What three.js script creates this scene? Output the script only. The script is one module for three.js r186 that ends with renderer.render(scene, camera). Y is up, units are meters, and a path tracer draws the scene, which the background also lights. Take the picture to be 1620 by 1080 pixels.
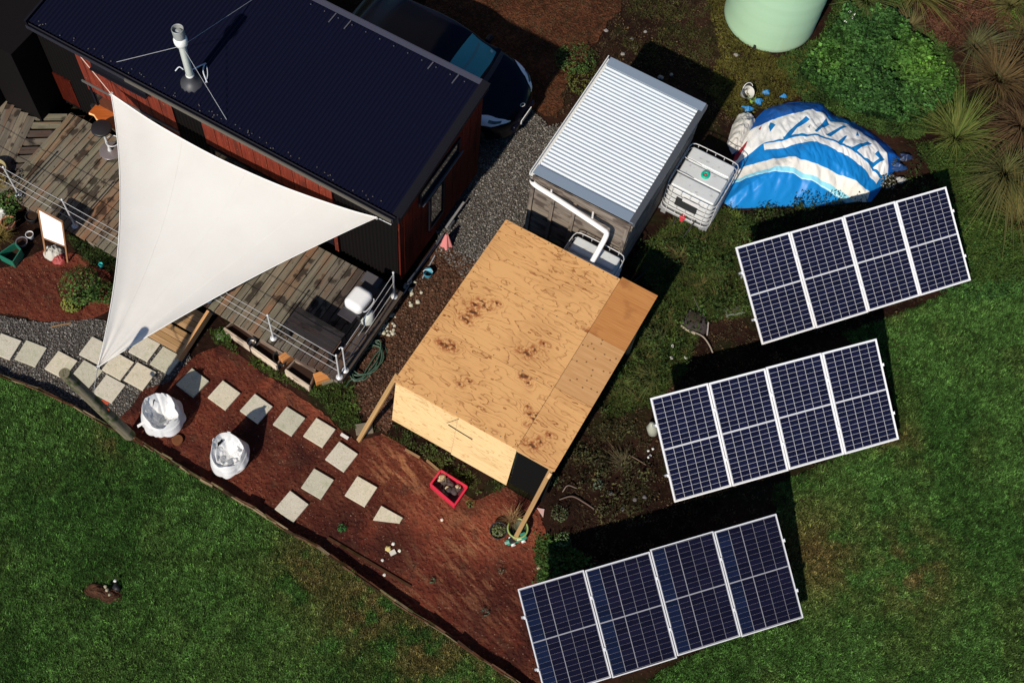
import * as THREE from 'three';
import { mergeGeometries, mergeVertices } from 'three/addons/utils/BufferGeometryUtils.js';
import { RoundedBoxGeometry } from 'three/addons/geometries/RoundedBoxGeometry.js';
import { Sky } from 'three/addons/objects/Sky.js';

// ---------------------------------------------------------------- camera, sky, sun
const scene = new THREE.Scene();
const camera = new THREE.PerspectiveCamera(31.73, 1620 / 1080, 0.5, 400);
camera.position.set(-1.33, 19.368, 9.3);
camera.up.set(-0.029661, 0.430940, -0.901893);
{ const f = new THREE.Vector3(0.061930, -0.899764, -0.431959); camera.lookAt(camera.position.clone().add(f)); }

const SUN = new THREE.Vector3(-0.61, 1, 1.07).normalize();
const sky = new Sky(); sky.name = 'sky'; sky.scale.setScalar(300);
sky.material.uniforms.sunPosition.value.copy(SUN);
sky.material.uniforms.turbidity.value = 3; sky.material.uniforms.rayleigh.value = 1.2;
sky.material.uniforms.mieCoefficient.value = 0.004;
sky.userData.kind = 'structure';
scene.add(sky);
scene.environmentIntensity = 0.1;
const sun = new THREE.DirectionalLight(0xfff3e2, 4.9); sun.name = 'sun';
sun.position.copy(SUN).multiplyScalar(60); sun.target.position.set(0, 0, 0);
sun.castShadow = true; sun.shadow.radius = 1.6; sun.shadow.mapSize.set(4096, 4096);
Object.assign(sun.shadow.camera, { left: -18, right: 18, top: 18, bottom: -18, near: 10, far: 120 });
scene.add(sun, sun.target);
const renderer = new THREE.WebGLRenderer({ antialias: true });
renderer.toneMapping = THREE.LinearToneMapping; renderer.toneMappingExposure = 1;
renderer.shadowMap.enabled = true;

// ---------------------------------------------------------------- small tools
function mulberry(a) { return () => { a |= 0; a = a + 0x6D2B79F5 | 0; let t = Math.imul(a ^ a >>> 15, 1 | a); t = t + Math.imul(t ^ t >>> 7, 61 | t) ^ t; return ((t ^ t >>> 14) >>> 0) / 4294967296; }; }
const rnd = mulberry(7), rr = (a, b) => a + (b - a) * rnd(), pick = l => l[Math.floor(rnd() * l.length)];
const cl = (x, a = 0, b = 1) => Math.min(b, Math.max(a, x)), mix = (a, b, t) => a + (b - a) * t;
const mix3 = (a, b, t) => [mix(a[0], b[0], t), mix(a[1], b[1], t), mix(a[2], b[2], t)];
const sstep = (a, b, x) => { const t = cl((x - a) / (b - a)); return t * t * (3 - 2 * t); };
const V = p => new THREE.Vector3(p[0], p[1], p[2]);
const hash = (i, j, s) => { let h = Math.imul(i, 374761393) ^ Math.imul(j, 668265263) ^ Math.imul(s, 1274126177); h = Math.imul(h ^ h >>> 13, 1274126177); return ((h ^ h >>> 16) >>> 0) / 4294967296; };
function noise(x, y, s = 0, px = 0, py = 0) {
  const i = Math.floor(x), j = Math.floor(y), fx = x - i, fy = y - j, u = fx * fx * (3 - 2 * fx), v = fy * fy * (3 - 2 * fy);
  const wx = px ? k => ((k % px) + px) % px : k => k, wy = py ? k => ((k % py) + py) % py : k => k;
  const a = hash(wx(i), wy(j), s), b = hash(wx(i + 1), wy(j), s), c = hash(wx(i), wy(j + 1), s), d = hash(wx(i + 1), wy(j + 1), s);
  return a + (b - a) * u + (c - a) * v + (a - b - c + d) * u * v;
}
function fbm(x, y, o = 4, s = 0, px = 0, py = 0) { let a = .5, t = 0, n = 0; for (let k = 0; k < o; k++) { t += a * noise(x, y, s + k, px, py); n += a; a *= .5; x *= 2; y *= 2; px *= 2; py *= 2; } return t / n; }
const toS = c => { c = cl(c); return 255 * (c <= .0031308 ? 12.92 * c : 1.055 * Math.pow(c, 1 / 2.4) - .055); };
// a colour map and a height map from one function (u, v in 0..1) => [linear r, g, b, height]
function makeTex(w, h, fn, size, wantBump = true) {
  const c = new Uint8Array(w * h * 4), b = wantBump ? new Uint8Array(w * h * 4) : null;
  for (let y = 0, k = 0; y < h; y++) for (let x = 0; x < w; x++, k += 4) {
    const r = fn((x + .5) / w, (y + .5) / h);
    c[k] = toS(r[0]); c[k + 1] = toS(r[1]); c[k + 2] = toS(r[2]); c[k + 3] = 255;
    if (b) { b[k] = b[k + 1] = b[k + 2] = 255 * cl(r[3]); b[k + 3] = 255; }
  }
  const mk = (d, s) => { const t = new THREE.DataTexture(d, w, h); t.wrapS = t.wrapT = THREE.RepeatWrapping; t.magFilter = THREE.LinearFilter; t.minFilter = THREE.LinearMipmapLinearFilter; t.generateMipmaps = true; if (s) t.colorSpace = THREE.SRGBColorSpace; const q = Array.isArray(size) ? size : [size, size]; t.repeat.set(1 / q[0], 1 / q[1]); t.needsUpdate = true; return t; };
  return { map: mk(c, true), bump: b ? mk(b, false) : null };
}
function mat(color, rough = .8, o = {}) {
  const { tex, bump, metal = 0, phys, ...rest } = o;
  const M = phys ? THREE.MeshPhysicalMaterial : THREE.MeshStandardMaterial;
  const m = new M({ roughness: rough, metalness: metal, ...(phys || {}), ...rest });
  m.color.setRGB(...color);
  if (tex) { m.map = tex.map; if (bump) { m.bumpMap = tex.bump; m.bumpScale = bump; } }
  return m;
}
// ---------------------------------------------------------------- naming, parts
const used = {};
function numbered(n) { const k = used[n] = (used[n] ?? -1) + 1; return k ? n + '_' + String(k).padStart(3, '0') : n; }
function tag(o, label, category, group, kind) { if (label) o.userData.label = label; if (category) o.userData.category = category; if (group) o.userData.group = group; if (kind) o.userData.kind = kind; return o; }
function thing(name, pos, label, category, group) { const g = new THREE.Group(); g.name = numbered(name); g.position.set(...pos); scene.add(g); return tag(g, label, category, group); }
function origin(o) { const v = new THREE.Vector3(); for (let q = o; q && q !== scene; q = q.parent) v.add(q.position); return v; }
// geometry is given in world coordinates; it is moved into its parent's own frame
function part(parent, name, geo, m, label, kind) {
  const o = origin(parent), g = Array.isArray(geo) ? merge(geo) : geo;
  g.translate(-o.x, -o.y, -o.z);
  const e = new THREE.Mesh(g, m); e.name = name; e.castShadow = e.receiveShadow = true;
  if (label) e.userData.label = label; if (kind) e.userData.kind = kind;
  parent.add(e); return e;
}
function solo(name, geo, m, label, category, group, kind) {       // a thing that is one mesh, its origin at its base
  const g = Array.isArray(geo) ? merge(geo) : geo; g.computeBoundingBox();
  const b = g.boundingBox, c = new THREE.Vector3((b.min.x + b.max.x) / 2, b.min.y, (b.min.z + b.max.z) / 2);
  g.translate(-c.x, -c.y, -c.z);
  const e = new THREE.Mesh(g, m); e.name = numbered(name); e.position.copy(c); e.castShadow = e.receiveShadow = true; scene.add(e);
  return tag(e, label, category, group, kind);
}
function merge(l) {
  const any = l.some(g => g.attributes.color);
  return mergeGeometries(l.map(g => {
    g = g.index ? g.toNonIndexed() : g;
    for (const k of Object.keys(g.attributes)) if (!['position', 'normal', 'uv', 'color'].includes(k)) g.deleteAttribute(k);
    const n = g.attributes.position.count;
    if (!g.attributes.uv) g.setAttribute('uv', new THREE.BufferAttribute(new Float32Array(n * 2), 2));
    if (any && !g.attributes.color) g.setAttribute('color', new THREE.BufferAttribute(new Float32Array(n * 3).fill(1), 3));
    g.morphAttributes = {}; return g;
  }));
}
// ---------------------------------------------------------------- shapes
function metreUV(g, lx, ly, lz, off) {
  const n = g.attributes.normal, u = g.attributes.uv, ox = off ?? rr(0, 5), oy = off ?? rr(0, 5);
  for (let i = 0; i < u.count; i++) {
    const ax = Math.abs(n.getX(i)), ay = Math.abs(n.getY(i)), az = Math.abs(n.getZ(i));
    const [a, b] = ax > ay && ax > az ? [lz, ly] : ay > az ? [lx, lz] : [lx, ly];
    u.setXY(i, u.getX(i) * a + ox, u.getY(i) * b + oy);
  }
  return g;
}
function box(lx, ly, lz, bevel = 0, off) {
  const g = bevel ? new RoundedBoxGeometry(lx, ly, lz, 1, bevel) : new THREE.BoxGeometry(lx, ly, lz);
  return metreUV(g, lx, ly, lz, off);
}
const place = (g, p, yaw = 0, pitch = 0, roll = 0) => g.applyMatrix4(new THREE.Matrix4().compose(V(p), new THREE.Quaternion().setFromEuler(new THREE.Euler(roll, yaw, pitch, 'YZX')), new THREE.Vector3(1, 1, 1)));
// a bar from p to q, w wide and h high, its width level
function beam(p, q, w, h, bevel = 0) {
  const a = V(p), b = V(q), d = b.clone().sub(a), L = d.length(), x = d.clone().normalize();
  let z = new THREE.Vector3().crossVectors(x, new THREE.Vector3(0, 1, 0)); if (z.length() < 1e-3) z.set(0, 0, 1); z.normalize();
  const y = new THREE.Vector3().crossVectors(z, x);
  return box(L, h, w, bevel).applyMatrix4(new THREE.Matrix4().makeBasis(x, y, z).setPosition(a.add(b).multiplyScalar(.5)));
}
function tube(pts, r, seg = 8, n, closed = false) {
  const v = pts.map(V), c = v.length === 2 ? new THREE.LineCurve3(v[0], v[1]) : new THREE.CatmullRomCurve3(v, closed, 'centripetal');
  return new THREE.TubeGeometry(c, n ?? (v.length === 2 ? 1 : v.length * 6), r, seg, closed);
}
function rod(p, q, r0, r1 = r0, seg = 12) {
  const a = V(p), b = V(q), d = b.clone().sub(a), L = d.length();
  const g = new THREE.CylinderGeometry(r1, r0, L, seg); const u = g.attributes.uv; for (let i = 0; i < u.count; i++) u.setXY(i, u.getY(i) * L, u.getX(i) * 6.28 * r0);
  return g.applyQuaternion(new THREE.Quaternion().setFromUnitVectors(new THREE.Vector3(0, 1, 0), d.normalize())).translate(...a.add(b).multiplyScalar(.5).toArray());
}
function lathe(prof, p, seg = 24) { return new THREE.LatheGeometry(prof.map(q => new THREE.Vector2(q[0], q[1])), seg).translate(...p); }
function grid(nx, ny, fn, uvFn) {       // a smooth sheet fn(u, v) => [x, y, z]
  const g = new THREE.PlaneGeometry(1, 1, nx, ny), p = g.attributes.position, u = g.attributes.uv;
  for (let i = 0; i < p.count; i++) { const a = u.getX(i), b = u.getY(i), q = fn(a, b); p.setXYZ(i, ...q); if (uvFn) u.setXY(i, ...uvFn(a, b, q)); }
  g.computeVertexNormals(); return g;
}
// a level sheet with the outline pts (rough edge), uv in metres
function sheet(pts, y, rough = .06, close = true) {
  const o = [], n = pts.length;
  for (let i = 0; i < n; i++) {
    const a = pts[i], b = pts[(i + 1) % n], L = Math.hypot(b[0] - a[0], b[2] - a[2]), k = Math.max(1, Math.round(L / .08));
    const nx = -(b[2] - a[2]) / L, nz = (b[0] - a[0]) / L;
    for (let j = 0; j < k; j++) { const t = j / k, x = mix(a[0], b[0], t), z = mix(a[2], b[2], t), w = rough * ((fbm(x * 2.3, z * 2.3, 3, 11) - .5) * 3.2 + (noise(x * 14, z * 14, 5) - .5)); o.push(new THREE.Vector2(x + nx * w, -(z + nz * w))); }
  }
  const g = new THREE.ShapeGeometry(new THREE.Shape(o)).rotateX(-Math.PI / 2).translate(0, y, 0);
  const p = g.attributes.position, u = g.attributes.uv; for (let i = 0; i < p.count; i++) u.setXY(i, p.getX(i), p.getZ(i));
  return g;
}
function inside(x, z, pts) { let r = false; for (let i = 0, j = pts.length - 1; i < pts.length; j = i++) { const a = pts[i], b = pts[j]; if ((a[2] > z) !== (b[2] > z) && x < (b[0] - a[0]) * (z - a[2]) / (b[2] - a[2]) + a[0]) r = !r; } return r; }
function bounds(pts) { const x = pts.map(p => p[0]), z = pts.map(p => p[2]); return [Math.min(...x), Math.max(...x), Math.min(...z), Math.max(...z)]; }
// many copies spread over an outline; keep(x, z) thins them; colour(x, z) tints them
function scatter(name, geos, m, pts, perM2, o) {
  const [x0, x1, z0, z1] = bounds(pts), N = Math.round((x1 - x0) * (z1 - z0) * perM2), R = mulberry(o.seed ?? 3), spots = [];
  for (let i = 0; i < N; i++) { const x = mix(x0, x1, R()), z = mix(z0, z1, R()), k = R(); if (!inside(x, z, pts)) continue; if (o.keep && o.keep(x, z) < k) continue; spots.push([x, z]); }
  const M = new THREE.Matrix4(), q = new THREE.Quaternion(), e = new THREE.Euler(), C = new THREE.Color();
  geos.forEach((g, gi) => {
    const mine = spots.filter((_, i) => i % geos.length === gi), im = new THREE.InstancedMesh(g, m, mine.length);
    mine.forEach(([x, z], i) => {
      const s = mix(o.size?.[0] ?? .8, o.size?.[1] ?? 1.2, R());
      e.set((R() - .5) * (o.tilt ?? .2) * 2, R() * 6.283, (R() - .5) * (o.tilt ?? .2) * 2); q.setFromEuler(e);
      im.setMatrixAt(i, M.compose(new THREE.Vector3(x, (o.y ? (typeof o.y === 'function' ? o.y(x, z) : o.y) : 0) + (o.lift ?? 0) * s, z), q, new THREE.Vector3(s, s * mix(.8, 1.25, R()), s)));
      const c = o.colour ? o.colour(x, z, R) : [1, 1, 1]; im.setColorAt(i, C.setRGB(...c));
    });
    im.name = numbered(name); im.castShadow = im.receiveShadow = true; scene.add(im);
    tag(im, o.label, o.category, o.group, 'stuff');
  });
}
// blades of grass: curved strips rising from a spot; colours run from root to tip
function blades(n, len, spread, width, o = {}) {
  const R = o.rand ?? rnd, P = [], N = [], C = [], S = o.seg ?? 2, lean = o.lean ?? .8, root = o.root ?? [.6, .6, .6], tip = o.tip ?? [1, 1, 1];
  for (let i = 0; i < n; i++) {
    const a = R() * 6.283, r = spread * Math.sqrt(R()), bx = Math.cos(a) * r, bz = Math.sin(a) * r, az = o.out ? a + (R() - .5) * 1.5 : R() * 6.283;
    const L = len * mix(.55, 1.1, R()), ln = lean * mix(.35, 1.15, R()), w = width * mix(.7, 1.2, R()), dx = Math.cos(az) + (o.sway ? o.sway[0] * 1.1 : 0), dz = Math.sin(az) + (o.sway ? o.sway[1] * 1.1 : 0), tint = mix(.55, 1.35, R()), warm = R();
    const pt = t => { const h = L * (t - .42 * ln * t * t), f = L * ln * t * t * .75; return [bx + dx * f, Math.max(h, .004), bz + dz * f]; };
    for (let k = 0; k < S; k++) {
      const t0 = k / S, t1 = (k + 1) / S, p0 = pt(t0), p1 = pt(t1), w0 = w * (1 - t0) / 2, w1 = w * (1 - t1) / 2, sx = -dz, sz = dx;
      const A = [p0[0] - sx * w0, p0[1], p0[2] - sz * w0], B = [p0[0] + sx * w0, p0[1], p0[2] + sz * w0], D = [p1[0] - sx * w1, p1[1], p1[2] - sz * w1], E = [p1[0] + sx * w1, p1[1], p1[2] + sz * w1];
      const tr = k === S - 1 ? [A, B, D] : [A, B, D, B, E, D], tt = k === S - 1 ? [t0, t0, t1] : [t0, t0, t1, t0, t1, t1];
      const e1 = new THREE.Vector3(sx, 0, sz), e2 = new THREE.Vector3(p1[0] - p0[0], p1[1] - p0[1], p1[2] - p0[2]), nn = e2.cross(e1).normalize(); if (nn.y < 0) nn.negate(); nn.y += .6; nn.normalize();
      tr.forEach((q, j) => { P.push(...q); N.push(nn.x, nn.y, nn.z); let c = mix3(root, o.tip2 ? mix3(tip, o.tip2, warm) : tip, Math.pow(tt[j], .7)); C.push(c[0] * tint, c[1] * tint, c[2] * tint); });
    }
  }
  const g = new THREE.BufferGeometry();
  g.setAttribute('position', new THREE.Float32BufferAttribute(P, 3)); g.setAttribute('normal', new THREE.Float32BufferAttribute(N, 3)); g.setAttribute('color', new THREE.Float32BufferAttribute(C, 3)); g.setAttribute('uv', new THREE.Float32BufferAttribute(new Float32Array(P.length / 3 * 2), 2));
  return g;
}
// folded leaves with a stem side and a tip, spread by where(i) => [x, y, z, outX, outY, outZ]
function leaves(n, size, where, cols, o = {}) {
  const R = o.rand ?? rnd, P = [], C = [];
  for (let i = 0; i < n; i++) {
    const [x, y, z, ox = 0, oy = 1, oz = 0] = where(i, R), s = size * mix(.6, 1.25, R()), c = cols[Math.floor(R() * cols.length)], k = mix(.75, 1.25, R());
    const up = new THREE.Vector3(ox + (R() - .5) * 1.1, oy + (R() - .3) * .9, oz + (R() - .5) * 1.1).normalize(), d = new THREE.Vector3(R() - .5, (R() - .5) * .6, R() - .5); d.addScaledVector(up, -d.dot(up)).normalize();
    const sd = new THREE.Vector3().crossVectors(up, d), at = (a, b, c2) => [x + d.x * a * s + sd.x * b * s + up.x * c2 * s, y + d.y * a * s + sd.y * b * s + up.y * c2 * s, z + d.z * a * s + sd.z * b * s + up.z * c2 * s];
    const w = o.width ?? .3, a = at(-.5, 0, 0), b = at(0, w, .1), e = at(.5, 0, -.1), f = at(0, -w, .1);
    P.push(...a, ...e, ...b, ...a, ...f, ...e); for (let j = 0; j < 6; j++) C.push(c[0] * k, c[1] * k, c[2] * k);
  }
  const g = new THREE.BufferGeometry(); g.setAttribute('position', new THREE.Float32BufferAttribute(P, 3)); g.setAttribute('color', new THREE.Float32BufferAttribute(C, 3)); g.setAttribute('uv', new THREE.Float32BufferAttribute(new Float32Array(P.length / 3 * 2), 2)); g.computeVertexNormals(); return g;
}
function lump(r, seed, flat = .7, det = 1) {        // an uneven stone or clod
  const g = mergeVertices(new THREE.IcosahedronGeometry(r, det).deleteAttribute('uv').deleteAttribute('normal')), p = g.attributes.position;
  for (let i = 0; i < p.count; i++) { const k = mix(.68, 1.25, hash(i, seed, 9)); p.setXYZ(i, p.getX(i) * k, p.getY(i) * k * flat, p.getZ(i) * k); }
  g.computeVertexNormals(); const n = p.count; g.setAttribute('uv', new THREE.BufferAttribute(new Float32Array(n * 2), 2)); return g;
}
// the buildings and the deck share one direction: s runs along the house wall, b back into the house, h up
const W0 = [-2.0346, -0.9756], VX = 0.8712, VZ = 0.4909, YAW = Math.atan2(-VZ, VX);
const H = (s, b, h) => [W0[0] - VX * s + VZ * b, h, W0[1] - VZ * s - VX * b];
const hbox = (s0, s1, b0, b1, h0, h1, bevel = 0, off) => place(box(Math.abs(s1 - s0), Math.abs(h1 - h0), Math.abs(b1 - b0), bevel, off), H((s0 + s1) / 2, (b0 + b1) / 2, (h0 + h1) / 2), YAW);
// the same but with its length (and grain) along b
const hboxB = (s0, s1, b0, b1, h0, h1, bevel = 0, off) => place(box(Math.abs(b1 - b0), Math.abs(h1 - h0), Math.abs(s1 - s0), bevel, off), H((s0 + s1) / 2, (b0 + b1) / 2, (h0 + h1) / 2), YAW + Math.PI / 2);
// the same but standing (grain upright)
const hboxV = (s0, s1, b0, b1, h0, h1, bevel = 0) => { const g = box(Math.abs(h1 - h0), Math.abs(s1 - s0), Math.abs(b1 - b0), bevel); g.rotateZ(Math.PI / 2); return place(g, H((s0 + s1) / 2, (b0 + b1) / 2, (h0 + h1) / 2), YAW); };

// ---------------------------------------------------------------- surfaces
const T = {};
T.earth = makeTex(1024, 1024, (u, v) => {
  const x = u * 40, y = v * 40, a = fbm(u * 6, v * 6, 5, 1, 6, 6), b = fbm(x * 2, y * 2, 3, 7, 80, 80), c = noise(u * 130, v * 130, 21, 130, 130);
  let k = mix3([.020, .010, .008], [.070, .035, .022], sstep(.3, .7, a) * .6 + b * .5); k = mix3(k, [.03, .036, .012], sstep(.55, .72, fbm(u * 9, v * 9, 3, 31, 9, 9)) * .7);
  if (c > .93) k = mix3(k, [.16, .12, .08], .7); return [...k, a * .4 + b * .6];
}, 5);
// the red bed: one map laid over its whole length, so that its patches lie where they do in the place
const BX0 = -7.6, BZ0 = -1.2, BW = 9.6;
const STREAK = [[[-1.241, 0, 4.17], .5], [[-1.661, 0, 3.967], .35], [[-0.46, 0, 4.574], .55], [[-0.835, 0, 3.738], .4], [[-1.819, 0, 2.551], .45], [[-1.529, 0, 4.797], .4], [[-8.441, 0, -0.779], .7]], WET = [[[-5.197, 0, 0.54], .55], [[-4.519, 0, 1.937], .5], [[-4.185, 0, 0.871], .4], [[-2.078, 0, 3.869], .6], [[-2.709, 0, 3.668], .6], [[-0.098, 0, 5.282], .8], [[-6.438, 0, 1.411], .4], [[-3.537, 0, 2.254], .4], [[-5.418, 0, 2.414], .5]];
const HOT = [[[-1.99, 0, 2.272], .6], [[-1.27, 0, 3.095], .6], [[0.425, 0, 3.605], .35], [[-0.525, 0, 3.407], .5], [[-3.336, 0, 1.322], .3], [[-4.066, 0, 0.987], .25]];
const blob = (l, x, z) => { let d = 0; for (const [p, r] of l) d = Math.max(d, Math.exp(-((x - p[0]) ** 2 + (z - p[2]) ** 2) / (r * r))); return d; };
function bedColour(x, z) {
  const a = fbm(x * 1.1, z * 1.1, 4, 41), b = fbm(x * 24, z * 24, 4, 44), s = fbm(x * 2.5 + z * 2.5, (x - z) * 14, 3, 47), c = hash(Math.floor(x * 70), Math.floor(z * 70), 49), st = blob(STREAK, x, z), w = blob(WET, x, z);
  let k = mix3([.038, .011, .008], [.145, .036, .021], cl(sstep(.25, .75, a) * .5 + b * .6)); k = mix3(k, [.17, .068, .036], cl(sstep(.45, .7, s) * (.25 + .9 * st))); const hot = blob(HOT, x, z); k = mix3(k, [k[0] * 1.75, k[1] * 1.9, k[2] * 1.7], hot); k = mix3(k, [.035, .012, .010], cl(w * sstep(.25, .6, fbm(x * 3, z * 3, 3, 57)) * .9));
  k = mix3(k, [.07, .032, .02], sstep(.6, .8, fbm(x * 5, z * 5, 3, 54)) * .6); if (c > .988) k = mix3(k, [.30, .19, .14], .5); return [k[0], k[1], k[2], b];
}
T.red = makeTex(1536, 1536, (u, v) => bedColour(BX0 + u * BW, BZ0 + v * BW), BW);
T.mulch = makeTex(1024, 1024, (u, v) => {
  const a = fbm(u * 6, v * 6, 4, 51, 6, 6), b = fbm(u * 70, v * 70, 3, 54, 70, 70), c = noise(u * 120, v * 120, 59, 120, 120);
  let k = mix3([.03, .016, .011], [.17, .085, .05], sstep(.25, .75, a) * .3 + b * b * 1.1); if (c > .92) k = mix3(k, [.28, .2, .14], .6); return [...k, b];
}, 2.2);
function cells(u, v, n, seed) {         // nearest and second nearest of scattered points, and which
  const x = u * n, y = v * n, i = Math.floor(x), j = Math.floor(y); let d1 = 9, d2 = 9, id = 0;
  for (let a = -1; a < 2; a++) for (let b = -1; b < 2; b++) { const p = (((i + a) % n) + n) % n, q = (((j + b) % n) + n) % n, dx = i + a + hash(p, q, seed) - x, dy = j + b + hash(p, q, seed + 1) - y, d = dx * dx + dy * dy; if (d < d1) { d2 = d1; d1 = d; id = hash(p, q, seed + 2); } else if (d < d2) d2 = d; }
  return [Math.sqrt(d1), Math.sqrt(d2), id];
}
T.gravel = makeTex(1024, 1024, (u, v) => {
  const [a, b, id] = cells(u, v, 56, 61), e = sstep(.02, .3, b - a), g = fbm(u * 5, v * 5, 3, 66, 5, 5);
  const stone = mix3([.10, .10, .10], [.30, .28, .26], id * .8 + g * .3), k = mix3([.035, .03, .026], stone, e); return [...k, e * (1 - a * .6)];
}, 1.6);
T.turf = makeTex(1024, 1024, (u, v) => {
  const a = fbm(u * 6, v * 6, 4, 71, 6, 6), b = fbm(u * 90, v * 90, 3, 74, 90, 90);
  const k = mix3([.012, .02, .006], [.035, .06, .014], a * .5 + b * .6); return [...k, b];
}, 3);
const deckFn = seed => (u, v) => {  // grain runs along u
  const gr = fbm(u * 7, v * 80, 4, seed, 7, 80), st = fbm(u * 9, v * 14, 5, seed + 3, 9, 14), sp = noise(u * 60, v * 60, seed + 8, 60, 60), cr = noise(u * 7, v * 110, seed + 12, 7, 110);
  let k = mix3([.16, .148, .122], [.38, .345, .285], gr); k = mix3(k, [.36, .20, .12], sstep(.55, .75, fbm(u * 5, v * 22, 3, seed + 15, 5, 22)) * .5);
  k = mix3(k, [.045, .036, .032], sstep(.58, .70, st) * .85); if (sp > .94) k = mix3(k, [.03, .025, .02], .7); if (cr > .9) k = mix3(k, [.06, .05, .04], .6);
  return [...k, gr];
};
T.deck = makeTex(1024, 1024, deckFn(81), [2.4, 2.4]);
T.paver = makeTex(1024, 1024, (u, v) => {
  const a = fbm(u * 7, v * 7, 4, 101, 7, 7), b = fbm(u * 80, v * 80, 3, 104, 80, 80), f = fbm(u * 24 + 3 * a, v * 24, 2, 107, 24, 24), c = noise(u * 110, v * 110, 108, 110, 110);
  let k = mix3([.43, .40, .32], [.66, .62, .51], a * .5 + b * .55); if (Math.abs(f - .5) < .016) k = mix3(k, [.24, .24, .13], .55); k = mix3(k, [.3, .33, .2], sstep(.6, .8, a) * .4); if (c > .955) k = mix3(k, [.16, .14, .09], .6);
  return [...k, b];
}, 1.3);
// plywood veneer: growth rings cut flat, drawn out along u, bent round knots
function plyFn(W, Hh, seed, nk, pale, line, knotty = 1) {
  const R = mulberry(seed), kn = []; for (let i = 0; i < nk; i++) { const g = i % 3, q = kn[i - g]; kn.push(g && q ? [q[0] + (R() - .5) * .30, q[1] + (R() - .5) * .34, .025 + R() * .035, R()] : [R() * W, R() * Hh, .03 + R() * .04, R()]); }
  return (u, v) => {
    const x = u * W, y = v * Hh; let f = fbm(x * 1.1, y * 4.2, 3, seed) * 6.2 + fbm(x * 6, y * 14, 3, seed + 5) * 1.3, dark = 0, halo = 0;
    for (const [kx, ky, r] of kn) { const wb = (fbm(x * 7, y * 7, 2, seed + 50) - .5) * r * 2.4, dx = (x - kx) * .55 + wb, dy = y - ky + wb * .6, d = Math.hypot(dx, dy); if (d < r * 7) { f += Math.exp(-d * d / (r * r * 5)) * 1.9; const e = fbm(x * 30, y * 30, 2, seed + 9); dark = Math.max(dark, 1 - sstep(r * .25, r * (.5 + .5 * e), d)); halo = Math.max(halo, (1 - sstep(r * .5, r * 2.6, d)) * sstep(.25, .7, e) * 1.2); } }
    const q = f * 1.12, t = q - Math.floor(q), ring = Math.pow(t, 3.2), edge = sstep(.82, .95, t) * (1 - sstep(.975, 1, t));
    const fine = fbm(x * 9, y * 170, 2, seed + 21), big = fbm(x * 1.3, y * 1.3, 3, seed + 31);
    let k = mix3(pale, line, cl(ring * .34 + edge * .55 * (.1 + 1.2 * noise(x * 3, y * 7, seed + 40)) + (fine - .5) * .30 + (big - .5) * .75));
    k = mix3(k, [line[0] * .95, line[1] * .55, line[2] * .5], cl(halo * .72 * knotty)); k = mix3(k, [.07, .03, .015], dark * .85 * knotty);
    return [...k, .6 - edge * .3 + fine * .2];
  };
}
const PALE = [.745, .415, .165], LINE = [.28, .098, .028];
T.ply = [0, 1, 2].map(i => makeTex(1024, 512, plyFn(2.44, 1.25, 120 + i * 9, [3, 12, 14][i], PALE, LINE), [2.44, 1.25], false));
T.plyWall = makeTex(1024, 512, plyFn(2.44, 1.25, 167, 6, [.74, .53, .27], [.45, .24, .09], .6), [2.44, 1.25], false);
T.plyOld = makeTex(512, 512, (u, v) => { const g = fbm(u * 4, v * 90, 3, 181, 4, 90), b = fbm(u * 4, v * 4, 4, 185, 4, 4); return [...mix3(mix3([.60, .285, .095], [.42, .165, .048], g), [.30, .11, .035], sstep(.5, .75, b) * .6), g]; }, [1.22, 1.22]);
T.plySpeck = makeTex(512, 512, (u, v) => { const g = fbm(u * 4, v * 60, 3, 191, 4, 60), [a, , id] = cells(u, v, 9, 195); let k = mix3([.66, .385, .17], [.50, .25, .095], g); if (id > .45 && a < .13) k = mix3(k, [.09, .04, .02], 1 - a * 5); return [...k, g]; }, [1.22, 1.22]);
T.post = makeTex(512, 256, (u, v) => { const g = fbm(u * 5, v * 30, 4, 201, 5, 30), m = fbm(u * 9, v * 5, 4, 205, 9, 5); return [...mix3(mix3([.10, .085, .055], [.26, .23, .16], g), [.07, .085, .035], sstep(.5, .7, m)), g]; }, [1.5, .75]);
T.pine = makeTex(512, 256, (u, v) => { const g = fbm(u * 4, v * 40, 4, 211, 4, 40); return [...mix3([.30, .17, .075], [.52, .33, .16], g), g]; }, [1.5, .5]);
T.redboard = makeTex(512, 512, (u, v) => { const g = fbm(u * 5, v * 60, 4, 221, 5, 60), w = noise(u * 26, v * 120, 225, 26, 120), d = fbm(u * 3, v * 9, 3, 228, 3, 9); let k = mix3([.10, .018, .010], [.27, .045, .022], g); k = mix3(k, [.06, .016, .011], sstep(.55, .75, d) * .6); if (w > .94) k = mix3(k, [.42, .20, .15], .7); return [...k, g]; }, [1.6, 1.2]);
T.greyboard = makeTex(512, 256, (u, v) => { const g = fbm(u * 5, v * 30, 4, 231, 5, 30), d = fbm(u * 7, v * 7, 3, 235, 7, 7); return [...mix3(mix3([.10, .08, .065], [.29, .25, .21], g), [.05, .035, .03], sstep(.52, .7, d) * .7), g]; }, [1.8, .9]);
T.cloth = makeTex(512, 512, (u, v) => { const g = .5 + .25 * Math.sin(u * 6.283 * 90) * Math.sin(v * 6.283 * 90), b = fbm(u * 5, v * 5, 5, 241, 5, 5); return [...mix3([.80, .79, .745], [.75, .735, .69], b), g]; }, [1.7, 1.7]);
T.galv = makeTex(512, 512, (u, v) => { const b = fbm(u * 8, v * 8, 4, 251, 8, 8), s = noise(u * 60, v * 60, 255, 60, 60); return [...mix3([.58, .65, .70], [.49, .55, .60], b * .8 + s * .2), b]; }, [1.2, 1.2]);
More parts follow.
